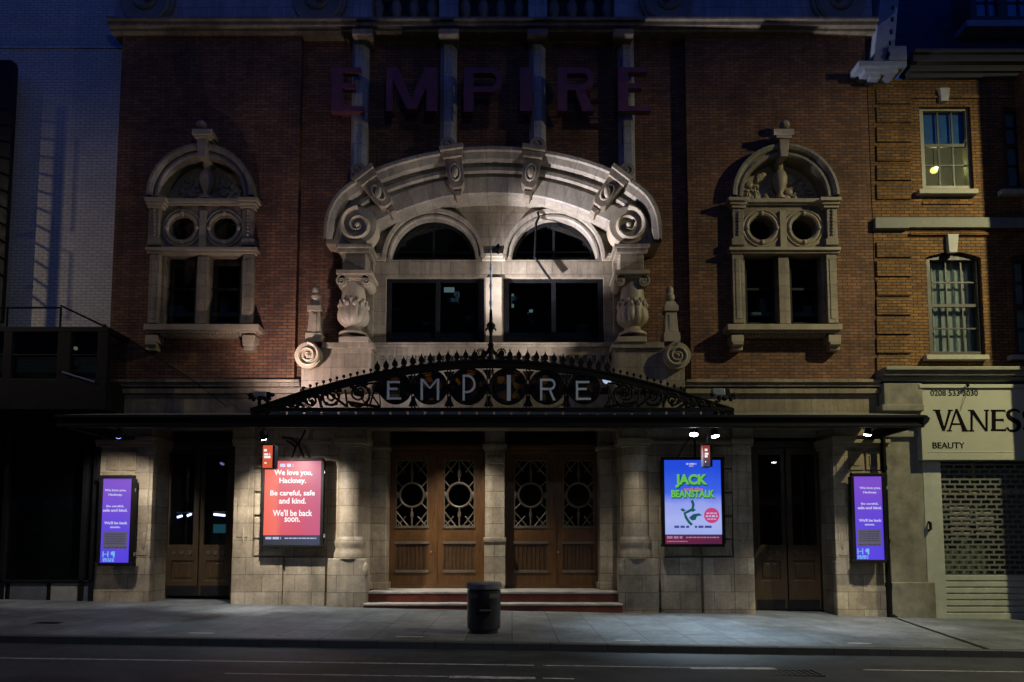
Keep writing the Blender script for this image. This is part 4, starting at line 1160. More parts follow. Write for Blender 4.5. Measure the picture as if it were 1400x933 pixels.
q = P(973, 705, YL); MB().prism(circ(q.x, q.z, 10.5/S(YL, 705), 28), YL-.003, YL).build('roundel', glow('lit_red_roundel', (.60,.06,.22), .85), jp)
dashes('roundel_print', [(966, 980, 702, 1.8), (965, 981, 706, 2.4), (967, 979, 710, 1.4)], YL-.004, INKP, jp, 12)
mb = MB(); mb.tube([P(950, 626, YP+.05), P(950, 606, YP+.05), P(947, 590, YP+.05)], .022, 6); mb.tube([P(926, 626, YP+.05), P(936, 608, YP+.05), P(944, 598, YP+.05)], .014, 6); mb.build('hanger', IRON, jp, join=True)
# two tall violet screens
def tall(x0, p0, x1, p1, label, seed):
    t = empty('digital_sign', (X((x0+x1)/2, p1, YP), YP, P((x0+x1)/2, p1, YP).z), label, 'digital sign')
    case(t, x0, p0, x1, p1, 4.5, YP)
    a, b = x0+4.5, x1-4.5; w = b-a; h = p1-p0-9; top = p0+4.5
    mb = MB(); mb.pbox(a, top, b, p1-4.5, YP+.05, YP+.08)
    mb.build('screen', grad_screen('violet_screen', [(.05, (.085,.05,.78)), (.5, (.105,.055,.70)), (1, (.20,.07,.60))], .95, True), t)
    def bb(u0, v0, u1, v1): return (a+w*u0, top+h*v0, a+w*u1, top+h*v1)
    for s_, q in (("We love you,", (.14,.125,.88,.16)), ("Hackney.", (.27,.178,.75,.212)), ("Be careful,", (.2,.315,.8,.345)), ("safe and kind.", (.08,.36,.92,.395)), ("We'll be back", (.12,.51,.92,.545)), ("soon.", (.33,.57,.68,.59))):
        text_mesh('lettering', s_, bb(*q), YL, INKP, t, .045)
    MB().pbox(*bb(.08, .635, .9, .835), YL, YL+.004).build('grey_panel', glow('lit_grey_panel', (.10,.09,.15), .85), t)
    dashes('small_print', [(a+w*.14, a+w*.84, top+h*(.66+.028*k), 1.6) for k in range(5)] + [(a+w*.12, a+w*.88, top+h*.82, 2)], YL-.003, glow('dark_panel_print', (.05,.045,.09), .8), t, seed)
    text_mesh('logo', "H", bb(.07,.865,.27,.935), YL, INKC, t, .0)
    q = bb(.34,.86,.5,.92); MB().prism(circ(*(lambda v: (v.x, v.z))(P(q[0]+3, q[1]+3.5, YL)), 2.8/S(YL, 750), 14), YL-.004, YL).pbox(q[0]+3.5, q[1]+.7, q[0]+5.6, q[1]+9, YL-.0042, YL).build('logo_mark', INKC, t)
    dashes('logo_print', [(a+w*.07, a+w*.45, top+h*.957, 1.8), (a+w*.07, a+w*.45, top+h*.98, 1.8)], YL, INKC, t, seed+1)
tall(133, 650, 182, 774, 'tall narrow violet screen sign on the pier left of the wooden side door', 21)
tall(1165, 647, 1213, 770, 'tall narrow violet screen sign on the pier beside the shuttered shop', 22)

# small hanging signs
def hang_sign(x0, p0, x1, p1, label, mat, tw):
    y = -2.0
    h = empty('hanging_sign', (X((x0+x1)/2, p1, y), y, P((x0+x1)/2, p1, y).z), label, 'sign')
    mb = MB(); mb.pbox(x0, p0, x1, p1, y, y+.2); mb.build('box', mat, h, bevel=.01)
    mb = MB(); mb.pbox(x0-.6, p0-1.5, x1+.6, p0, y-.01, y+.21); mb.pbox(x0-.6, p1, x1+.6, p1+1, y-.01, y+.21); mb.pbox(x1, p0, x1+3, p1, y-.005, y+.205)
    c = (x0+x1)/2; mb.tube([P(c, p0-1, y+.1), P(c, p0-16, y+.1)], .02, 6); mb.build('bracket', BLACK, h)
    dashes('lettering', [(x0+2, x0+(x1-x0)*tw, p0+(p1-p0)*.22, 3.2), (x0+2, x0+(x1-x0)*.75, p0+(p1-p0)*.4, 2.6), (x0+2, x0+(x1-x0)*.8, p0+(p1-p0)*.52, 3.2), (x0+2.5, x0+(x1-x0)*.4, p0+(p1-p0)*.78, 2)], y-.001, INKW, h, int(x0))
ORS = glow('orange_sign_face', (.72,.11,.045), .9)  # face glows in place of lamp light falling on it
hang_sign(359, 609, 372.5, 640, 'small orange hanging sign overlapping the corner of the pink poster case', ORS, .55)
hang_sign(961.5, 609, 971, 638, 'small red and grey hanging sign overlapping the corner of the blue poster case', grad_screen('faded_sign_face', [(.3, (.10,.09,.20)), (.6, (.40,.10,.07)), (1, (.5,.07,.05))], .55, True), .6)

# ------------------------------------------------------------------ lamps
def spot(name, loc, to, watts, color, deg, blend=.6, size=.05):
    l = bpy.data.lights.new(name, 'SPOT'); l.energy = watts; l.color = color; l.spot_size = math.radians(deg); l.spot_blend = blend; l.shadow_soft_size = size
    o = bpy.data.objects.new(name, l); C.objects.link(o); o.location = loc
    o.rotation_euler = (Vector(to) - Vector(loc)).to_track_quat('-Z', 'Y').to_euler(); return o
LENS = glow('lit_lens', (.80,.88,1.0), 30)
LENSB = glow('lit_bluish_lens', (.35,.40,1.0), 6)
LENSDIM = glow('dim_lens', (.45,.55,.75), .9)
def flood(px, py, y, to, r, lens, label, arm=None, name='floodlight'):
    q = P(px, py, y); d = (Vector(to) - q).normalized()
    h = empty(name, q, label, 'lamp')
    rot = d.to_track_quat('Z', 'Y').to_matrix()
    def ring(mb, prof):
        n = 14; vs = []
        for rr, t in prof:
            for i in range(n): vs.append(q + rot @ Vector((rr*math.cos(2*PI*i/n), rr*math.sin(2*PI*i/n), t)))
        fs = [(j*n+i, j*n+(i+1) % n, (j+1)*n+(i+1) % n, (j+1)*n+i) for j in range(len(prof)-1) for i in range(n)]
        fs += [tuple(range(n-1, -1, -1)), tuple((len(prof)-1)*n+i for i in range(n))]; mb.add(vs, fs)
    mb = MB(); ring(mb, [(r*.45, -r*2.6), (r*.8, -r*2.2), (r*1.0, -r*.4), (r*1.15, -r*.1), (r*1.15, -.01)]); mb.build('housing', BLACK, h, smooth=True)
    mb = MB(); ring(mb, [(r*1.0, -.009), (r*.98, .006), (r*.5, .02)]); mb.build('lens', lens, h, smooth=True)
    mb = MB(); up = Vector((q.x, y+.03, q.z + .3)) if arm is None else Vector(arm); mb.tube([q - d*r*1.2, up], .016, 6); mb.build('bracket', IRON, h)
    return q, d
COOL = (.62, .83, 1.0); WARMC = (1.0, .88, .66)
EN = dict(poster=760, end=230, flood=8200, pink=300, streetL=1200, streetR=6000, streetFill=760)
YF = -1.85
def poster_lamp(px, py, tx, ty, w, label, lens=LENS, col=COOL, deg=106, ty_y=.0, r=.07):
    q = P(px, py, YF); to = P(tx, ty, ty_y)
    q, d = flood(px, py, YF, to, r, lens, label)
    spot('spot_lamp', q + d*.05, to, w, col, deg, .7, .04)
poster_lamp(361, 600, 415, 770, EN['poster'], 'lit white spotlight above the pink poster case', col=(1.0,.92,.82))
poster_lamp(948.5, 594.5, 945, 858, 700, 'left of the two lit spotlights above the blue poster case', col=COOL, r=.085, ty_y=-3.0, deg=76)
poster_lamp(978, 597, 1035, 856, 420, 'right of the two lit spotlights above the blue poster case', col=COOL, r=.08, ty_y=-2.6, deg=76)
poster_lamp(162, 597, 150, 740, EN['end']*1.2, 'blue glowing spotlight above the left violet screen sign', LENSB, (1.0,.92,.82), r=.07, ty_y=-.1, deg=92)
poster_lamp(1186, 595, 1150, 845, EN['end']*2.2, 'lit spotlight above the right violet screen sign', LENS, (.95,.92,.85), r=.075, ty_y=-1.3, deg=84)
# recessed downlights in the canopy roof wash the pavement
def downlight(px, y, w, label, col=COOL, deg=92, out=-1.0):
    x = X(px, 590, y); z = z0 + (z1-z0)*(y-YC)/(2.1) - .12
    h = empty('downlight', (x, y, z), label, 'lamp')
    MB().lathe(x, y, [(.085, z+.1), (.09, z+.02), (.09, z-.05), (.083, z-.05), (.08, z-.002)], 14).build('housing', BLACK, h)
    MB().lathe(x, y, [(.07, z-.001), (.05, z-.012)], 14).build('lens', LENS, h)
    spot('down_lamp', (x, y, z-.06), (x, y+out, 0), w, col, deg, .9, .05)
downlight(250, -1.0, 48, 'round downlight under the canopy before the left side door', (.78,.95,.95))
downlight(878, -1.5, 150, 'added downlight under the canopy right of the oak doors, for bounced light', (1.0,.9,.76), 92, .6)  # added lamp standing in for bounced light on the right column
downlight(395, -1.7, 190, 'round downlight under the canopy left of the oak doors', COOL)
downlight(625, -.5, 480, 'round downlight under the canopy over the left pair of oak doors', (1.0,.92,.8), 110, .5)
# floods on top of the canopy
q, d = flood(526, 520, -1.75, P(775, 285, YT), .13, LENSDIM, 'floodlight at the left shoulder of the EMPIRE crest', arm=P(520, 560, -1.75))
spot('flood_lamp', q + d*.1, P(816, 286, YT), EN['flood'], (.80,.80,1.0), 37, 1.0, .06)
spot('flood_spill', q + d*.1, P(600, 420, YT), 80, (.85,.83,1.0), 165, 1.0, .06)
q, d = flood(830, 519, -1.9, P(815, 560, -6), .10, LENSDIM, 'dim round floodlight at the right shoulder of the EMPIRE crest', arm=P(834, 560, -1.8))
spot('flood_lamp', q + Vector((-.05, .12, .12)), P(590, 330, YT), 950, (.9,.86,.95), 80, 1.0, .06)  # added fill for the left fanlight, aimed away from the lens
def box_flood(px, py, y, label):
    h = empty('floodlight', P(px, py+8, y), label, 'lamp')
    mb = MB(); mb.pbox(px-9, py-5, px+9, py+5, y, y+.16); mb.build('housing', ALU, h, bevel=.02)
    mb = MB(); mb.pbox(px+9.3, py-4, px+15, py+6, y+.05, y+.15); mb.pbox(px-2, py+5, px+2, py+14, y+.06, y+.1); mb.build('bracket', IRON, h)
    return P(px, py-4, y+.1)
q = box_flood(354, 540, -1.9, 'grey box floodlight on the left end of the canopy crest')
spot('flood_lamp', q + Vector((.1, .1, .12)), P(470, 420, 0), EN['pink'], (1.0,.80,.84), 160, 1.0, .06)
box_flood(983, 536, -1.9, 'pale grey box floodlight on the right end of the canopy crest')

# ------------------------------------------------------------------ litter bin
YB = -4.35
q = P(661.5, 866, YB); bz = ground(q.x); s = S(YB, 830); zz = lambda p: P(661, p, YB).z
lb = empty('litter_bin', (q.x, YB, bz), 'dark cylindrical litter bin with worn grey lid standing on the pavement', 'litter bin')
zb = lambda f: bz + f * (zz(796) - bz)
mb = MB(); mb.lathe(q.x, YB, [(19.5/s, bz), (19.5/s, zb(.07)), (22.6/s, zb(.09)), (22.8/s, zb(.5)), (23/s, zb(.84)), (21/s, zb(.85))], 36); mb.build('body', BINM, lb, smooth=True)
mb = MB(); mb.lathe(q.x, YB, [(20.5/s, zb(.845)), (20.5/s, zb(.865)), (24/s, zb(.875)), (24.6/s, zb(.97)), (22.5/s, zb(1.0)), (.001, zb(1.01))], 36); mb.build('lid', BINTOP, lb, smooth=True)
mb = MB(); mb.prism(circ(q.x+.0, zb(.47), .13, 20), YB-22.8/s-.012, YB-.1); mb.build('opening', BLACK, lb)
mb = MB(); mb.pbox(656, 833.5, 672, 836, YB-22.8/s-.02, YB-22.8/s-.005); mb.build('ledge', BINTOP, lb)
mb = MB()
for sg in (-1, 1):
    for k in range(6):
        a = PI*1.5 + sg*(.35 + .13*k)
        b = a + sg*.12
        r = 23.1/s + .004
        mb.add([(q.x+r*math.cos(t), YB+r*math.sin(t), zb(h)) for t, h in ((a, .70), (b, .70), (b, .79), (a, .79))], [(0,1,2,3)])
mb.build('plaque', RIVETP, lb, join=True)

# drain covers, small street bits
def flat_thing(name, px, py, w, d, mat, label, cat):
    lo, hi = -6.0, 0.0
    for _ in range(50):
        y = (lo+hi)/2; q = P(px, py, y)
        if q.z < ground(q.x): hi = y
        else: lo = y
    g = ground(q.x); mb = MB()
    mb.add([(q.x-w, y-d, ground(q.x-w)+.004), (q.x+w, y-d, ground(q.x+w)+.004), (q.x+w, y+d, ground(q.x+w)+.004), (q.x-w, y+d, ground(q.x-w)+.004)], [(0,1,2,3)])
    return tag(mb.build(name, mat), label, cat)
flat_thing('service_cover', 66, 852, .22, .12, IRON, 'small dark service cover in the pavement by the black shopfront', 'drain cover')
flat_thing('service_cover', 275, 866, .2, .07, TREAD, 'small pale cover plate near the kerb before the left side door', 'drain cover')
flat_thing('service_cover', 560, 871, .22, .06, TREAD, 'small pale cover plate near the kerb left of the litter bin', 'drain cover')
flat_thing('service_cover', 858, 876, .2, .06, TREAD, 'small pale cover plate near the kerb before the blue poster', 'drain cover')
flat_thing('service_cover', 1175, 880, .2, .05, TREAD, 'small pale cover plate near the kerb before the right violet screen', 'drain cover')
# drainage slot across the pavement at right
def gp(px, py):
    lo, hi = -6.5, 0.5
    for _ in range(50):
        y = (lo+hi)/2; q = P(px, py, y)
        if q.z < ground(q.x): hi = y
        else: lo = y
    return Vector((q.x, y, ground(q.x)+.004))
a, b = gp(1226, 846), gp(1350, 888); t = (b-a).normalized(); n = Vector((-t.y, t.x, 0))*.045
mb = MB().add([a-n, b-n, b+n, a+n], [(0,1,2,3)]); tag(mb.build('drainage_channel', IRON), 'dark drainage slot crossing the pavement at the right pier', 'drain')
g0 = Vector((P(1060, 916, -7).x, -7.2, 0))
mb = MB(); gx, gzz = g0.x, ground(g0.x)-.110; 
mb.box(gx-.55, gx+.55, -7.32, -7.28, gzz-.04, gzz); mb.box(gx-.55, gx+.55, -6.92, -6.88, gzz-.04, gzz)
for k in range(14): mb.box(gx-.55+k*.083, gx-.52+k*.083, -7.28, -6.92, gzz-.04, gzz-.001)
tag(mb.build('drain_grate', KERBM, join=True), 'dark slotted drain grate set in the road surface', 'drain grate')

# ------------------------------------------------------------------ left neighbour
YW = .6
nb = empty('neighbour_building', (X(60, 820, YW), YW, 0), 'white painted brick building with black projecting glazed bay and dark shopfront', 'building')
xr_ = X(158, 300, YW) + .2; xl_ = -34
mb = MB(); mb.box(xl_, xr_, YW, YW+.3, -.5, Z(67, YW)); mb.build('white_wall', WHITEBRICK, nb)
mb = MB(); mb.box(xl_, xr_, YW-.03, YW+.3, Z(67, YW)+.001, Z(63, YW)); mb.box(xl_, xr_, YW+.02, YW+.3, Z(63, YW)+.001, Z(-160, YW)); mb.build('upper_wall', WHITEBRICK, nb)
# projecting glazed bay
YB0 = -.9
bay = empty('glazed_bay', (X(70, 540, YB0), YB0, Z(560, YB0))); bay.parent = nb; bay.location -= nb.location
xe = X(146, 500, YB0); 
mb = MB()
mb.box(xl_, xe, YB0, YW-.002, Z(454, YB0), Z(447, YB0)); mb.box(xl_, xe, YB0, YW-.002, Z(560, YB0), Z(518, YB0)); 
mb.box(xe-.24, xe, YB0, YB0+.15, Z(518, YB0), Z(454, YB0)); mb.box(xe-.15, xe, YW-.2, YW-.004, Z(518, YB0), Z(454, YB0))
for c in (10, 84): mb.box(X(c-6, 480, YB0), X(c+ (12 if c > 50 else 6), 480, YB0), YB0, YB0+.12, Z(518, YB0), Z(454, YB0))
mb.box(xl_, xe-.24, YB0+.02, YB0+.06, Z(486, YB0), Z(484, YB0))
mb.build('bay_frame', BLACK, bay, bevel=.01)
mb = MB(); mb.box(xl_, xe-.05, YB0+.06, YB0+.07, Z(518, YB0), Z(454, YB0)); mb.box(xe-.06, xe-.05, YB0+.1, YW-.1, Z(518, YB0), Z(454, YB0)); mb.build('pane', BLUEGLASS, bay)
mb = MB(); mb.box(xl_, xe-.3, YW-.25, YW-.01, Z(518, YB0), Z(492, YB0)); mb.build('interior_panel', paint('dull_olive_panel', (.14,.14,.09), .7), bay)
mb = MB(); mb.tube([P(85, 509, YB0-.02), P(129, 522.5, YB0-.02)], .022, 6); mb.build('soffit_strip', ALU, bay)  # pale metal bar standing in for the bay's soffit light strip
q = P(103.5, 476.5, YB0+.3); mb = MB().ball(q, .045); mb.build('globe_lamp', glow('dim_globe', (.8,.75,.6), .22), bay)
mb = MB()
za, zb_ = Z(448, YB0), Z(420, YB0)
for c in (8, 81): x_ = X(c, 430, YB0); mb.tube([(x_, YB0+.05, za), (x_, YB0+.05, zb_)], .022, 6)
mb.tube([(xl_, YB0+.05, zb_), (X(82, 420, YB0), YB0+.05, zb_)], .02, 6); mb.tube([P(83, 418, YB0+.05), P(144, 447, YB0+.05)], .025, 6)
mb.ball(P(143, 446.5, YB0+.05), .05); mb.build('railing', IRON, bay, join=True)
mb = MB(); mb.tube([P(144, 447, YB0+.05), P(200, 479, YB0+.05), P(255, 514, -.9), P(310, 556, -1.0)], .009, 5)
tag(mb.build('cable', PIPE), 'thin black cable slanting across the brick from the glazed bay to the canopy', 'cable')
# shopfront
mb = MB(); zb0, zb1 = Z(560, -.3), gz(60)+.5
mb.box(xl_, X(130, 700, -.1), .4, .5, zb1-.02, Z(560, 0)+.3); mb.build('shop_back', BLACK, nb)
mb = MB()
for c in (-8, 8, 116, 130): mb.box(X(c-5, 700, -.1), X(c+1.5, 700, -.1), -.1, .1, -.2, zb0)
mb.box(xl_, X(130, 700, -.1), -.1, .05, Z(797, -.1), Z(793.5, -.1)); mb.build('shop_frame', BLACK, nb, bevel=.008)
mb = MB(); mb.box(xl_, X(128, 700, -.1), -.02, -.01, Z(795, -.1), zb0); mb.build('pane', GLASS, nb)
for a, b, mm in ((-30, 6, ZINC), (13, 63, paint('grey_panel', (.10,.11,.12), .5)), (69, 109, paint('pale_panel', (.26,.26,.23), .5)), (111, 126, paint('blue_grey_panel', (.09,.10,.13), .5))):
    mb = MB(); mb.pbox(a, 797.5, b, 825, -.05, .1); mb.build('stall_riser', mm, nb, bevel=.006)
mb = MB(); mb.box(xl_, X(130, 800, 0), -.03, .35, -.3, Z(797, -.1)); mb.build('plinth', BLACK, nb)
# tall letter sign with ladder frame standing off the white wall: its shadow falls on the wall
ls = empty('projecting_sign', (X(-10, 420, -.1), -.1, Z(430, -.1)), 'tall black slab sign with ladder frame standing off the white wall at the left edge', 'sign')
sx = X(12, 250, .15)
mb = MB()
zt_, zb_2 = Z(82, .15), Z(440, .15)
pts = [(sx-1.6, zb_2), (sx, zb_2), (sx, zt_-.15), (sx-.04, zt_-.05), (sx-.13, zt_), (sx-1.6, zt_)]
mb.prism(pts, .15, .27); mb.build('letter_slab', BLACK, ls, bevel=.01)

# ------------------------------------------------------------------ right neighbour
YR = .0
rb = empty('brick_building', (X(1300, 840, YR), YR, 0), 'brown brick house with sash windows, white stone band and shuttered shop below', 'building')
xL, xR = X(1197, 400, YR)+.003, 22.0
holes = [prect(1259, 146, 1329, 258, YR), prect(1372, 146, 1441, 258, YR), prect(1269, 350, 1344, 485, YR), prect(1385, 350, 1460, 485, YR)]
for i in (2, 3):
    h = holes[i]; (xa_, zb2), (xb_, _), (_, zt2), _ = h; nn = 10
    holes[i] = [h[0], h[1]] + [(xb_ + (xa_-xb_)*k/nn, zt2 - .04 + .14*math.sin(PI*k/nn)) for k in range(nn+1)]
plate('brick_wall', [(xL, Z(522, YR)), (xR, Z(522, YR)), (xR, Z(108, YR)), (xL, Z(108, YR))], holes, YR, YR+.3, BRICK2, rb)
mb = MB()                                                  # brick quoins with deep joints
p = 120
while p < 500:
    if not (286 < p+10 < 318): mb.pbox(1199, p, 1246, p+21, YR-.04, YR+.01)
    p += 26.3 if p < 280 or p > 300 else 26.3
mb.build('quoin', BRICK2, rb, bevel=.008)
mb = MB(); mb.pbox(1198, 297, 1560, 311, YR-.09, YR+.01); mb.pbox(1197, 297, 1243, 312, YR-.13, YR+.01); mb.build('stone_band', paint('white_stone_band', (.19,.19,.155), .7, var=.25), rb, bevel=.01)
mb = MB(); mb.pbox(1245, 318, 1560, 321, YR-.06, YR+.01); mb.pbox(1262, 276, 1330, 279, YR-.03, YR+.01); mb.pbox(1245, 131, 1560, 134, YR-.03, YR+.01); mb.build('brick_string', BRICK2, rb)
mb = MB()
for a, b, c, d in ((1285, 120, 1299, 138), (1296, 320, 1311, 345), (1396, 120, 1410, 138), (1412, 320, 1427, 345)): mb.pprism([(a, b), (a+2, d), (b-b+c-2, d), (c, b)], YR-.1, YR+.01)
mb.build('keystone', paint('weathered_keystone', (.42,.41,.36), .7), rb, bevel=.008)
mb = MB()
for p0, p1, y in ((82, 87, -.42), (87, 96, -.34), (96, 104, -.2), (104, 110, -.12)): mb.box(X(1238, 95, YR), xR, YR+y, YR+.3, Z(p1, YR), Z(p0, YR))
mb.build('eaves_cornice', paint('dark_painted_cornice', (.035,.033,.03), .6), rb, bevel=.012)
mb = MB(); mb.pbox(1174, 83, 1240, 91, YR-.5, YR+.2); mb.pbox(1182, 91, 1228, 99, YR-.42, YR+.2); mb.pbox(1190, 99, 1204, 107, YR-.32, YR+.1); mb.build('kneeler', ZINC, rb, bevel=.012)
mb = MB(); mb.pprism([(1194, 83), (1222, 83), (1234, -60), (1210, -60)][::-1], YR-.2, YR+.4); mb.pbox(1215, 62.5, 1240, 82.5, YR-.3, YR+.3); gp_ = mb.build('gable_coping', ZINC, rb, bevel=.015)
mb = MB()
for k, p in enumerate((75, 60, 45, 28, 12)): mb.pbox(1209+ (75-p)*.08 + 5, p-4, 1212 + (75-p)*.08+5, p+2, YR-.31 if p > 63 else YR-.205, YR-.1)
mb.build('weep_hole', BLACK, gp_)
mb = MB(); q = [P(1224, 84, YR+.2), P(1560, 84, YR+.2)]
mb.add([(X(1212,84,YR), YR+.15, Z(86,YR)), (xR, YR+.15, Z(86,YR)), (xR, YR+2.6, Z(-110,YR)), (X(1212,84,YR), YR+2.6, Z(-110,YR)), (X(1212,84,YR), YR+3, Z(-110,YR)), (xR, YR+3, Z(86,YR))], [(0,1,2,3)])
mb.build('mansard_roof', SLATE, rb)
dm = empty('dormer', (X(1370, 40, YR+.3), YR+.3, Z(40, YR))); dm.parent = rb; dm.location -= rb.location
mb = MB(); mb.pbox(1322, 27, 1430, 36, YR+.62, YR+1.4); mb.build('sill', ZINC, dm, bevel=.01)
mb = MB(); mb.pbox(1326, -60, 1334, 27, YR+.72, YR+1.5); mb.pbox(1363, -60, 1376, 27, YR+.72, YR+1.5); mb.pbox(1406, -60, 1430, 27, YR+.72, YR+1.5); mb.pbox(1326, 22, 1430, 27, YR+.725, YR+.9); mb.pbox(1347, -60, 1350, 22, YR+.76, YR+.82); mb.pbox(1390, -60, 1393, 22, YR+.76, YR+.82); mb.pbox(1334, 2, 1406, 4, YR+.76, YR+.82); mb.build('frame', BROWNF, dm)
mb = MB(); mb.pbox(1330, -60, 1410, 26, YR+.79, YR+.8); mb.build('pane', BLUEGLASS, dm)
mb = MB(); mb.pbox(1330, -60, 1410, 26, YR+.95, YR+.97); mb.build('blind', paint('sky_tint_blind', (.35,.55,.85), .9), dm)  # dormer's mirrored sky blue is put into the blind colour
SKYBLIND = paint('dark_sky_tint_blind', (.10,.24,.5), .9)  # blue of the sky's reflection put into the blind colour
def sash(x0, p0, x1, p1, cols, rows_up, rows_dn, fm, bm_, mid, pane, blind=None):
    w = empty('window', (X((x0+x1)/2, p1, YR), YR, P((x0+x1)/2, p1, YR).z)); w.parent = rb; w.location -= rb.location
    y = YR+.12; mb = MB()
    mb.pbox(x0-.5, p0-1, x0+5, p1, y-.03, y+.14); mb.pbox(x1-7, p0-1, x1+.5, p1, y-.03, y+.14); mb.pbox(x0, p0-1, x1, p0+6, y-.027, y+.14); mb.pbox(x0, p1-4, x1, p1+.3, y-.033, y+.14)
    mb.build('frame', fm, w, bevel=.006)
    mb = MB(); a, b = x0+5, x1-7
    mb.pbox(a, mid-2, b, mid+2, y+.02, y+.08)
    for k in range(1, cols): c = a + (b-a)*k/cols; mb.pbox(c-1, p0+4, c+1, p1-3, y+.035, y+.07)
    for k in range(1, rows_up): c = p0+5 + (mid-p0-5)*k/rows_up; mb.pbox(a, c-1, b, c+1, y+.037, y+.07)
    for k in range(1, rows_dn): c = mid + (p1-4-mid)*k/rows_dn; mb.pbox(a, c-1, b, c+1, y+.037, y+.07)
    mb.build('sash', bm_, w)
    mb = MB(); mb.pbox(x0+2, p0+2, x1-2, p1-2, y+.052, y+.056); mb.build('pane', pane, w)
    mb = MB(); mb.pbox(x0-2, p1, x1+9, p1+6.5, YR-.16, YR+.2); mb.build('sill', paint('stone_sill', (.36,.35,.27), .7), w, bevel=.01)
    return w
def room(w, x0, p0, x1, p1, mat, depth=2.2):
    a, b, c, d = X(x0, 200, .3)-.5, X(x1, 200, .3)+.5, P((x0+x1)/2, p1, .3).z-.4, P((x0+x1)/2, p0, .3).z+.3
    mb = MB(); mb.box(a, b, .31+depth, .35+depth, c, d); mb.box(a-.05, a, .31, .31+depth, c, d); mb.box(b, b+.05, .31, .31+depth, c, d); mb.box(a, b, .31, .31+depth, c-.05, c); mb.box(a, b, .31, .31+depth, d, d+.05)
    mb.build('room_wall', mat, w)
w1 = sash(1259, 146, 1329, 258, 3, 1, 2, CREAM, BROWNF, 199, GLASS); room(w1, 1259, 146, 1329, 258, PLASTERW, 1.5)
mb = MB(); mb.pbox(1261, 147, 1327, 197, YR+.24, YR+.25); mb.build('blind', SKYBLIND, w1)
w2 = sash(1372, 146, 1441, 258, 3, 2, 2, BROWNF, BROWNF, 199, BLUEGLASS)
mb = MB(); mb.pbox(1374, 148, 1439, 256, YR+.24, YR+.26); mb.build('blind', paint('sky_tint_blind', (.35,.55,.85), .9), w2)  # reflected sky blue painted on the blind here as well
w3 = sash(1269, 350, 1344, 485, 3, 2, 2, BROWNF, BROWNF, 418, GLASS); w4 = sash(1385, 350, 1460, 485, 3, 2, 2, BROWNF, BROWNF, 418, GLASS)
for w, x0, x1 in ((w3, 1271, 1342), (w4, 1387, 1458)):
    mb = MB(); n = 60; a, b = X(x0, 420, YR+.3), X(x1, 420, YR+.3); z0_, z1_ = P((x0+x1)/2, 486, YR+.3).z, P((x0+x1)/2, 350, YR+.3).z
    prv = None
    for k in range(n):
        xx, xy = a + (b-a)*k/n, a + (b-a)*(k+1)/n
        f = lambda u: YR+.32 + .025*math.sin(u*34) + .012*math.sin(u*71+1)
        mb.add([(xx, f(xx), z0_), (xy, f(xy), z0_), (xy, f(xy), z1_), (xx, f(xx), z1_)], [(0,1,2,3)])
    mb.build('net_curtain', CURTAIN, w)
bulb = empty('pendant_lamp', P(1277, 214, .9), 'bare glowing bulb hanging inside the lit upper sash window', 'lamp')
q = P(1277, 233, .9); MB().ball(q, .085, 1.15, 1, 1, 14, 10).build('bulb', glow('bulb_glow', (1.0,.74,.20), 2.2), bulb, smooth=True); MB().ball(q + Vector((.01,-.085,.02)), .036, 1, 1, 1.1, 12, 8).build('filament', glow('filament_glow', (1.0,.93,.6), 30), bulb, smooth=True)
MB().tube([q + Vector((0,0,.08)), q + Vector((0,0,.75))], .01, 5).build('flex', BLACK, bulb)
l = bpy.data.lights.new('bulb_lamp', 'POINT'); l.energy = 17; l.color = (1.0,.90,.30); l.shadow_soft_size = .1; o = bpy.data.objects.new('bulb_lamp', l); C.objects.link(o); o.location = q + Vector((0, -.12, -.02))
# shop
mb = MB(); YQ = YR-.2
for p0, p1, y in ((505, 510, -.5), (510, 516, -.42), (516, 522, -.3)): mb.box(X(1203, 512, YQ), xR, y, YR+.1, Z(p1, YQ), Z(p0, YQ))
mb.build('shop_cornice', paint('grey_shop_cornice', (.22,.21,.16), .6), rb, bevel=.015)
mb = MB(); mb.pbox(1209, 524, 1262, 562, -.34, .1); mb.pbox(1206, 553, 1264, 562, -.42, .1); mb.build('shop_capital', RENDERED, rb, bevel=.02)
mb = MB(); l, r = X(1215, 700, -.15), X(1271, 700, -.15); mb.box(l, r, -.12, .4, gz(1240)-.2, Z(585, -.1)+.4); mb.box(l-.03, r+.03, -.2, .4, gz(1240)-.2, Z(796, -.1)); mb.pbox(1210, 590, 1268, 598, -.2, .1); mb.build('shop_pilaster', RENDERED, rb, bevel=.02)
sb = empty('shop_sign', (X(1330, 628, -.3), -.3, Z(629, -.3)), 'cream shop signboard reading VANESS with phone number and BEAUTY', 'sign')
mb = MB(); a_, b_ = X(1259, 575, -.32), 13.2; mb.box(a_, b_, -.32, .0, Z(629, -.32), Z(531, -.32)); mb.box(a_-.02, b_+.02, -.36, .0, Z(531, -.32), Z(526, -.32)); mb.pbox(1269, 617.5, 1600, 618.8, -.326, -.31); mb.build('board', SIGNCREAM, sb, bevel=.006)
INK2 = SIGNINK; ys = -.322
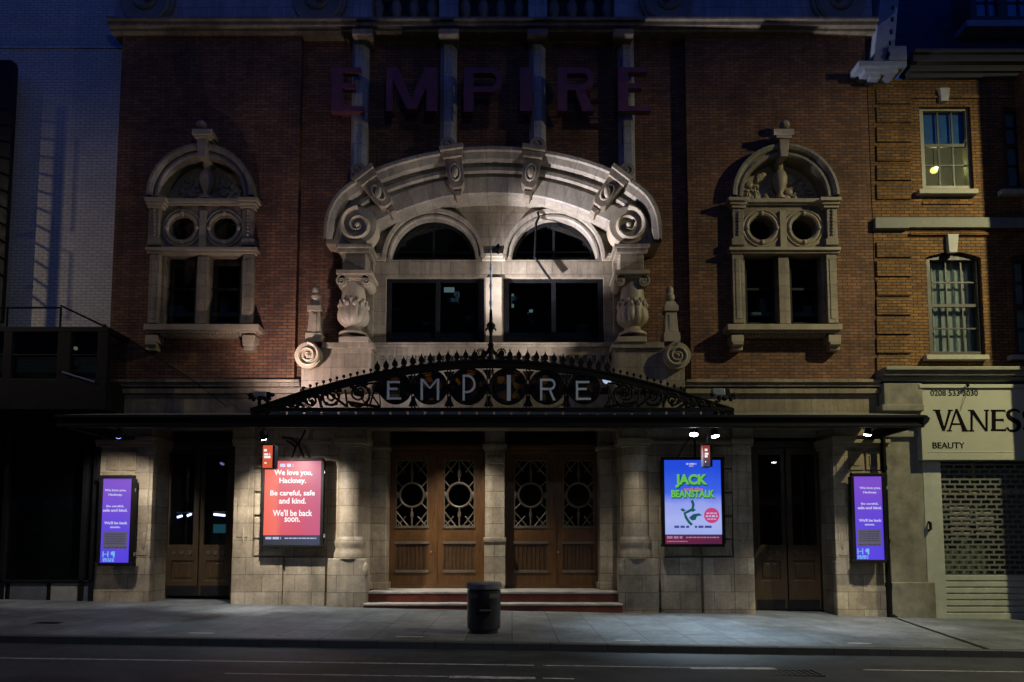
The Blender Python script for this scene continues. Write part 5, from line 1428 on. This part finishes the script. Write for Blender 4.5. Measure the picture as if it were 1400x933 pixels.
def vs(letter, x0, p0, x1, p1, thick=6.5, thin=2.6):
    mb = MB(); e = [0]; w, h = x1-x0, p1-p0
    def q(pts): e[0] += .001; mb.pprism(pts, ys-.003-e[0]*.4, ys+.004)
    def serif(x, p, hw=3.4): q([(x-hw, p-.9), (x+hw, p-.9), (x+hw, p+.9), (x-hw, p+.9)])
    if letter == 'V':
        c = x0 + w*.54; q([(x0+1, p0), (x0+1+thick, p0), (c+2, p1), (c-2, p1)]); q([(x1-1-thin*1.4, p0), (x1-1, p0), (c+1.5, p1), (c-1.2, p1)]); serif(x0+4, p0+.8, 5); serif(x1-2.5, p0+.8)
    elif letter == 'A':
        c = x0 + w*.42; q([(c-1, p0-1), (c+2, p0-1), (x0+3, p1), (x0+.5, p1)]); q([(c-1.5, p0-1), (c+2, p0-1), (x1, p1), (x1-thick, p1)]); q([(x0+w*.22, p0+h*.62), (x0+w*.75, p0+h*.62), (x0+w*.8, p0+h*.7), (x0+w*.2, p0+h*.7)]); serif(x0+2, p1-.8); serif(x1-3, p1-.8, 4.5)
    elif letter == 'N':
        q([(x0+2, p0), (x0+5, p0), (x0+5, p1), (x0+2, p1)]); q([(x1-4.5, p0), (x1-1.5, p0), (x1-1.5, p1), (x1-4.5, p1)]); q([(x0, p0), (x0+thick, p0), (x1-1.5, p1), (x1-4.5, p1)]); serif(x0+3.5, p1-.8); serif(x1-3, p0+.8); serif(x0+2, p0+.8)
    elif letter == 'E':
        q([(x0+1, p0), (x0+1+thick*.85, p0), (x0+1+thick*.85, p1), (x0+1, p1)]); q([(x0, p0), (x1-1.5, p0), (x1-1, p0+3.6), (x1-3, p0+2.4), (x0, p0+2.4)]); q([(x0+2, p0+h*.44), (x1-3.5, p0+h*.42), (x1-3.5, p0+h*.58), (x1-5, p0+h*.53), (x0+2, p0+h*.53)]); q([(x0, p1-2.6), (x1-2, p1-2.6), (x1+.5, p1-5), (x1-.5, p1), (x0, p1)])
    elif letter == 'S':
        pts = [(x1-2, p0+4.5), (x1-6, p0+1.6), (x0+w*.45, p0+1.2), (x0+3, p0+4.5), (x0+3.2, p0+h*.33), (x0+w*.45, p0+h*.47), (x0+w*.78, p0+h*.6), (x1-3, p0+h*.75), (x1-5, p1-3.5), (x0+w*.5, p1-1.2), (x0+w*.2, p1-2), (x0+1, p1-6)]
        pts = cr(pts, 4); W_ = [P(a, b, ys) for a, b in pts]; N_ = len(W_)
        for i in range(N_-1):
            wd = lambda t: (.022 + .035*math.sin(PI*t)**2)
            t0, t1 = i/(N_-1), (i+1)/(N_-1); d0 = (W_[min(i+1, N_-1)]-W_[max(i-1, 0)]).normalized(); d1 = (W_[min(i+2, N_-1)]-W_[i]).normalized()
            n0, n1 = Vector((-d0.z, 0, d0.x))*wd(t0), Vector((-d1.z, 0, d1.x))*wd(t1)
            mb.prism([((W_[i]-n0).x, (W_[i]-n0).z), ((W_[i+1]-n1).x, (W_[i+1]-n1).z), ((W_[i+1]+n1).x, (W_[i+1]+n1).z), ((W_[i]+n0).x, (W_[i]+n0).z)], ys-.004, ys+.004)
    mb.build('letter', INK2, sb, join=True)
vs('V', 1277, 560.5, 1302, 589.5); vs('A', 1296, 560.5, 1323, 590); vs('N', 1325, 560.5, 1352, 590); vs('E', 1355, 560.5, 1376, 589.5); vs('S', 1376, 559.5, 1396, 590.5); vs('S', 1398, 559.5, 1418, 590.5); vs('A', 1417, 560.5, 1444, 590)
text_mesh('phone_number', "0208 533 3030", (1272, 533.5, 1337, 541.5), ys, INK2, sb, .012)
text_mesh('lettering', "BEAUTY", (1275, 605, 1319, 613.5), ys, INK2, sb, .012)
# roller shutter: open mesh above, solid slats below
sh = empty('roller_shutter', (X(1340, 842, -.1), -.1, gz(1340)), 'pale metal roller shutter with brick-pattern grille over solid slats', 'shutter')
def shutter_mesh():
    m, nt, b = newmat('punched_shutter'); tc, vec = facade_uv(nt)
    br = N(nt, 'ShaderNodeTexBrick'); br.offset = .5
    br.inputs['Scale'].default_value = 1; br.inputs['Brick Width'].default_value = .24; br.inputs['Row Height'].default_value = .118; br.inputs['Mortar Size'].default_value = .024; br.inputs['Mortar Smooth'].default_value = .1
    nt.links.new(vec, br.inputs['Vector'])
    tr = N(nt, 'ShaderNodeBsdfTransparent'); mx = N(nt, 'ShaderNodeMixShader'); b.inputs['Base Color'].default_value = (.14,.14,.115,1); b.inputs['Roughness'].default_value = .5
    nt.links.new(br.outputs['Fac'], mx.inputs[0]); nt.links.new(tr.outputs[0], mx.inputs[1]); nt.links.new(b.outputs[0], mx.inputs[2]); nt.links.new(mx.outputs[0], nt.nodes['Material Output'].inputs[0])
    return m
mb = MB(); l, r = X(1285, 700, -.05), 13.0; mb.box(l, r, -.05, -.045, Z(786, -.05), Z(634, -.05)); mb.build('grille', shutter_mesh(), sh)
mb = MB(); p = 786.0
while p < 838:
    mb.box(l, r, -.07, -.03, Z(p+7.6, -.07), Z(p+1, -.07)); mb.box(l, r, -.045, -.03, Z(p+8.4, -.05), Z(p, -.05)); p += 8.6
mb.build('slat_panel', GALV, sh, bevel=.008, join=True)
mb = MB(); mb.box(X(1265, 740, -.1), l+.02, -.13, .1, gz(1275)-.1, Z(629, -.1)); mb.box(l-.05, r, -.1, .0, gz(1340)-.1, Z(838.5, -.05)); mb.build('guide_rail', GALV, sh, bevel=.01)
mb = MB(); q = P(1270, 717, -.14); mb.tube([(q.x, -.13, q.z+.05), (q.x, -.2, q.z+.03), (q.x, -.2, q.z-.12), (q.x, -.13, q.z-.14)], .03, 6); mb.build('lock', BLACK, sh)
# window behind the shutter
mb = MB(); mb.box(l-.1, r, .14, .2, Z(675, .1), Z(670, .1)); x_ = X(1332, 650, .1); mb.box(x_-.04, x_+.04, .13, .19, Z(675, .1), Z(632, .1)); mb.build('shop_window_frame', paint('cream_window_bar', (.5,.45,.26), .6), rb)
mb = MB(); mb.box(l-.1, r, .165, .17, gz(1340), Z(629, .1)); mb.build('shop_pane', GLASS, rb)
mb = MB(); mb.box(l-.3, r, 1.8, 1.9, gz(1340)-.1, Z(629, .1)); mb.box(l-.3, l-.2, .2, 1.8, gz(1340)-.1, Z(629, .1)); mb.box(l-.3, r, .2, 1.9, Z(626, .1), Z(622, .1)); mb.build('shop_interior', DARKROOM, rb)
mb = MB(); mb.box(l-.1, r, .3, .32, gz(1340), Z(629, .1)); mb.build('shop_blind', paint('dusty_blind', (.33,.33,.26), .9, var=.3, scale=1.5), rb)
mb = MB(); mb.pbox(1299, 690, 1326, 736, .12, .125); mb.pbox(1334, 700, 1360, 730, .12, .125); mb.build('window_notice', paint('paper_notice', (.3,.28,.27), .8), rb)
# fascia line and flex on the signboard
mb = MB(); mb.tube([P(1322, 524, -.45), P(1324, 533, -.4), P(1318, 548, -.36), P(1313, 562, -.34)], .005, 5); mb.ball(P(1323, 527, -.42), .04)
tag(mb.build('cable', PIPE), 'loose black wire hanging over the top edge of the cream shop sign', 'cable')
# drainpipe between the buildings
dp = empty('drainpipe', (X(1210, 845, -.18), -.18, gz(1210)), 'black drainpipe between the right theatre pier and the shop', 'drainpipe')
mb = MB(); x_ = X(1211.5, 720, -.18); mb.tube([(x_, -.18, gz(1210)), (x_, -.18, Z(586, -.18))], .06, 12); mb.build('pipe', PIPE, dp, smooth=True)
mb = MB()
for p in (640, 740, 800): mb.lathe(x_, -.18, [(.075, Z(p+3, -.18)), (.075, Z(p-3, -.18))], 12)
mb.tube([(x_, -.18, gz(1210)+.1), (x_+.1, -.28, gz(1210)+.03)], .065, 10); mb.build('collar', PIPE, dp)
# unseen block added just out of frame to cast shade on the shop's end
MB().box(12.4, 14.6, -1.5, YR-.001, -.6, Z(108, YR)).build('added_shade_block', BRICK2, rb)

# ------------------------------------------------------------------ street lamps (outside the frame) and light
L1, L2 = Vector((-18.5, -6.2, 12.6)), Vector((15.5, -6.6, 13.0))
def street_lamp(L, watts, col, label, aim):
    gz_ = ground(L.x); t = empty('street_lamp', (L.x, L.y+.55, gz_), label, 'street lamp', 'street lamps along the street')
    yb = L.y + .55
    MB().lathe(L.x, yb, [(.13, gz_), (.13, gz_+1.2), (.08, gz_+1.3), (.05, L.z+.3)], 12).build('post', IRON, t, smooth=True)
    mb = MB(); mb.box(L.x-.16, L.x+.16, L.y-.35, yb+.05, L.z+.16, L.z+.28); mb.build('head', ALU, t, bevel=.03)
    mb = MB(); mb.box(L.x-.12, L.x+.12, L.y-.3, L.y+.15, L.z+.13, L.z+.158); mb.build('lens', glow('street_lens', col, 12), t)
    s = spot('street_light', L, aim, watts, col, 178, 1.0, .12)
street_lamp(L1, EN['streetL'], (1.0,.80,.52), 'tall street lamp on the kerb beyond the left end of the theatre', (L1.x+1.0, L1.y+1.6, 0))
street_lamp(L2, EN['streetR'], (1.0,.92,.52), 'tall street lamp on the kerb before the shuttered shop', (L2.x-2.0, L2.y+1.6, 0))
L3 = Vector((2.5, -22.0, 9.2))  # unseen lamp added across the street as frontal fill
street_lamp(L3, EN['streetFill'], (.62,.74,1.0), 'added fill lamp on a tall post across the street', (1.5, -10, 0))
# ladder frame behind the slab sign, perpendicular to the wall
def caster(px, py, d):
    """point standing d metres off the white wall whose shadow from the left lamp falls at photo (px,py)"""
    w = P(px, py, YW); k = d / (YW - L1.y); return w + (L1 - w) * k
mb = MB()
top, bot = caster(80, 205, 1.6), caster(72, 425, 1.6)
xm = (top.x + bot.x)/2; y1 = YW - 1.6
mb.tube([(xm, y1, bot.z-.6), (xm, y1, top.z+.9)], .085, 8)
mb.tube([(xm, .12, bot.z-.6), (xm, .12, top.z+.9)], .05, 8)
k = 0; zz0 = bot.z
while zz0 < top.z + .8:
    mb.tube([(xm, .12, zz0), (xm, y1, zz0)], .025, 6); zz0 += .375
for (pa, pb) in ((312, 190), (430, 342)):
    a, b = caster(96, pa, 1.75), caster(97, pb, 1.75); mb.tube([(xm, y1, a.z), (xm+.02, y1-.28, a.z), (xm+.02, y1-.28, b.z), (xm, y1, b.z)], .018, 6)
mb.build('ladder_frame', IRON, ls, join=True)

# terrace across the street: shades the road from the low sky and is what the windows mirror
op = empty('terrace_row', (0, -25, ground(0)), 'long dark four storey brick terrace on the far side of the street', 'building')
mb = MB(); mb.box(-60, 60, -34, -25, -1.5, 21); mb.build('brick_wall', BRICK2, op)
mb = MB(); mb.box(-60, 60, -34, -24.7, 21.002, 21.6); mb.build('cornice', RENDERED, op)
mb = MB(); mb.box(-60, 60, -34.1, -24.8, 3.6, 4.2); mb.build('shop_cornice', RENDERED, op)
mb = MB(); mb.box(-59, 59, -25.06, -24.94, -.6, 3.4); mb.build('shop_glass', BLACK, op)
GLINTWIN, GLINTWIN2 = glow('warm_glint_pane', (1.0,.7,.35), .7), glow('cool_glint_pane', (.5,.7,1.0), .5)  # unseen glowing windows added so the glass opposite catches glints
first = None
for k in range(20):
    for zf in (5.2, 8.6, 12.0, 15.4):
        xw = -52 + k*5.4
        if first is None:
            mb = MB(); mb.box(-.6, .6, -.05, .05, 0, 2.1); first = mb.build('window', BLACK); first.parent = op; o = first
        else:
            o = first.copy(); C.objects.link(o); o.parent = op
        if zf > 8 and (k*7 + int(zf)) % 8 == 0:
            o = first.copy(); o.data = first.data.copy(); o.data.materials.clear(); o.data.materials.append(GLINTWIN if k % 2 else GLINTWIN2); C.objects.link(o); o.parent = op
        o.location = Vector((xw, -24.99, zf)) - op.location

# ------------------------------------------------------------------ sky
w = bpy.data.worlds.new("World"); bpy.context.scene.world = w; w.use_nodes = True
nt = w.node_tree; bg = nt.nodes['Background']
sky = nt.nodes.new('ShaderNodeTexSky'); sky.sky_type = 'NISHITA'; sky.sun_disc = False; sky.sun_elevation = math.radians(1.0); sky.sun_rotation = math.radians(180); sky.air_density = 1.0; sky.dust_density = .3; sky.ozone_density = 6
hs = nt.nodes.new('ShaderNodeMix'); hs.data_type = 'RGBA'; hs.blend_type = 'MULTIPLY'; hs.inputs[0].default_value = 1; hs.inputs[7].default_value = (.0, .80, 1.85, 1)
nt.links.new(sky.outputs[0], hs.inputs[6]); nt.links.new(hs.outputs[2], bg.inputs[0])
bg.inputs[1].default_value = .15
sl = bpy.data.lights.new('twilight_sun', 'SUN'); sl.energy = .006; sl.angle = math.radians(12); sl.color = (.35,.55,1.0)
so = bpy.data.objects.new('twilight_sun', sl); C.objects.link(so); so.rotation_euler = (math.radians(50), 0, math.radians(25)); so.location = (0, -20, 25)

# ------------------------------------------------------------------ camera and render
cam = bpy.data.cameras.new('camera'); co = bpy.data.objects.new('camera', cam); C.objects.link(co)
co.location = (0, -CAMD, CAMH); co.rotation_euler = (PI/2 + TILT, 0, 0)
cam.sensor_fit = 'HORIZONTAL'; cam.sensor_width = 36; cam.lens = F / 1400 * 36; cam.shift_y = (V0 - 466.5) / 1400; cam.clip_end = 1000
sc = bpy.context.scene; sc.camera = co
sc.render.engine = 'CYCLES'; sc.cycles.use_denoising = True
try: sc.cycles.denoiser = 'OPENIMAGEDENOISE'
except Exception: pass
sc.cycles.max_bounces = 6; sc.cycles.transparent_max_bounces = 12; sc.cycles.caustics_reflective = False; sc.cycles.caustics_refractive = False; sc.cycles.sample_clamp_indirect = 3
sc.view_settings.view_transform = 'Standard'; sc.view_settings.look = 'None'; sc.view_settings.exposure = 0; sc.view_settings.gamma = 1
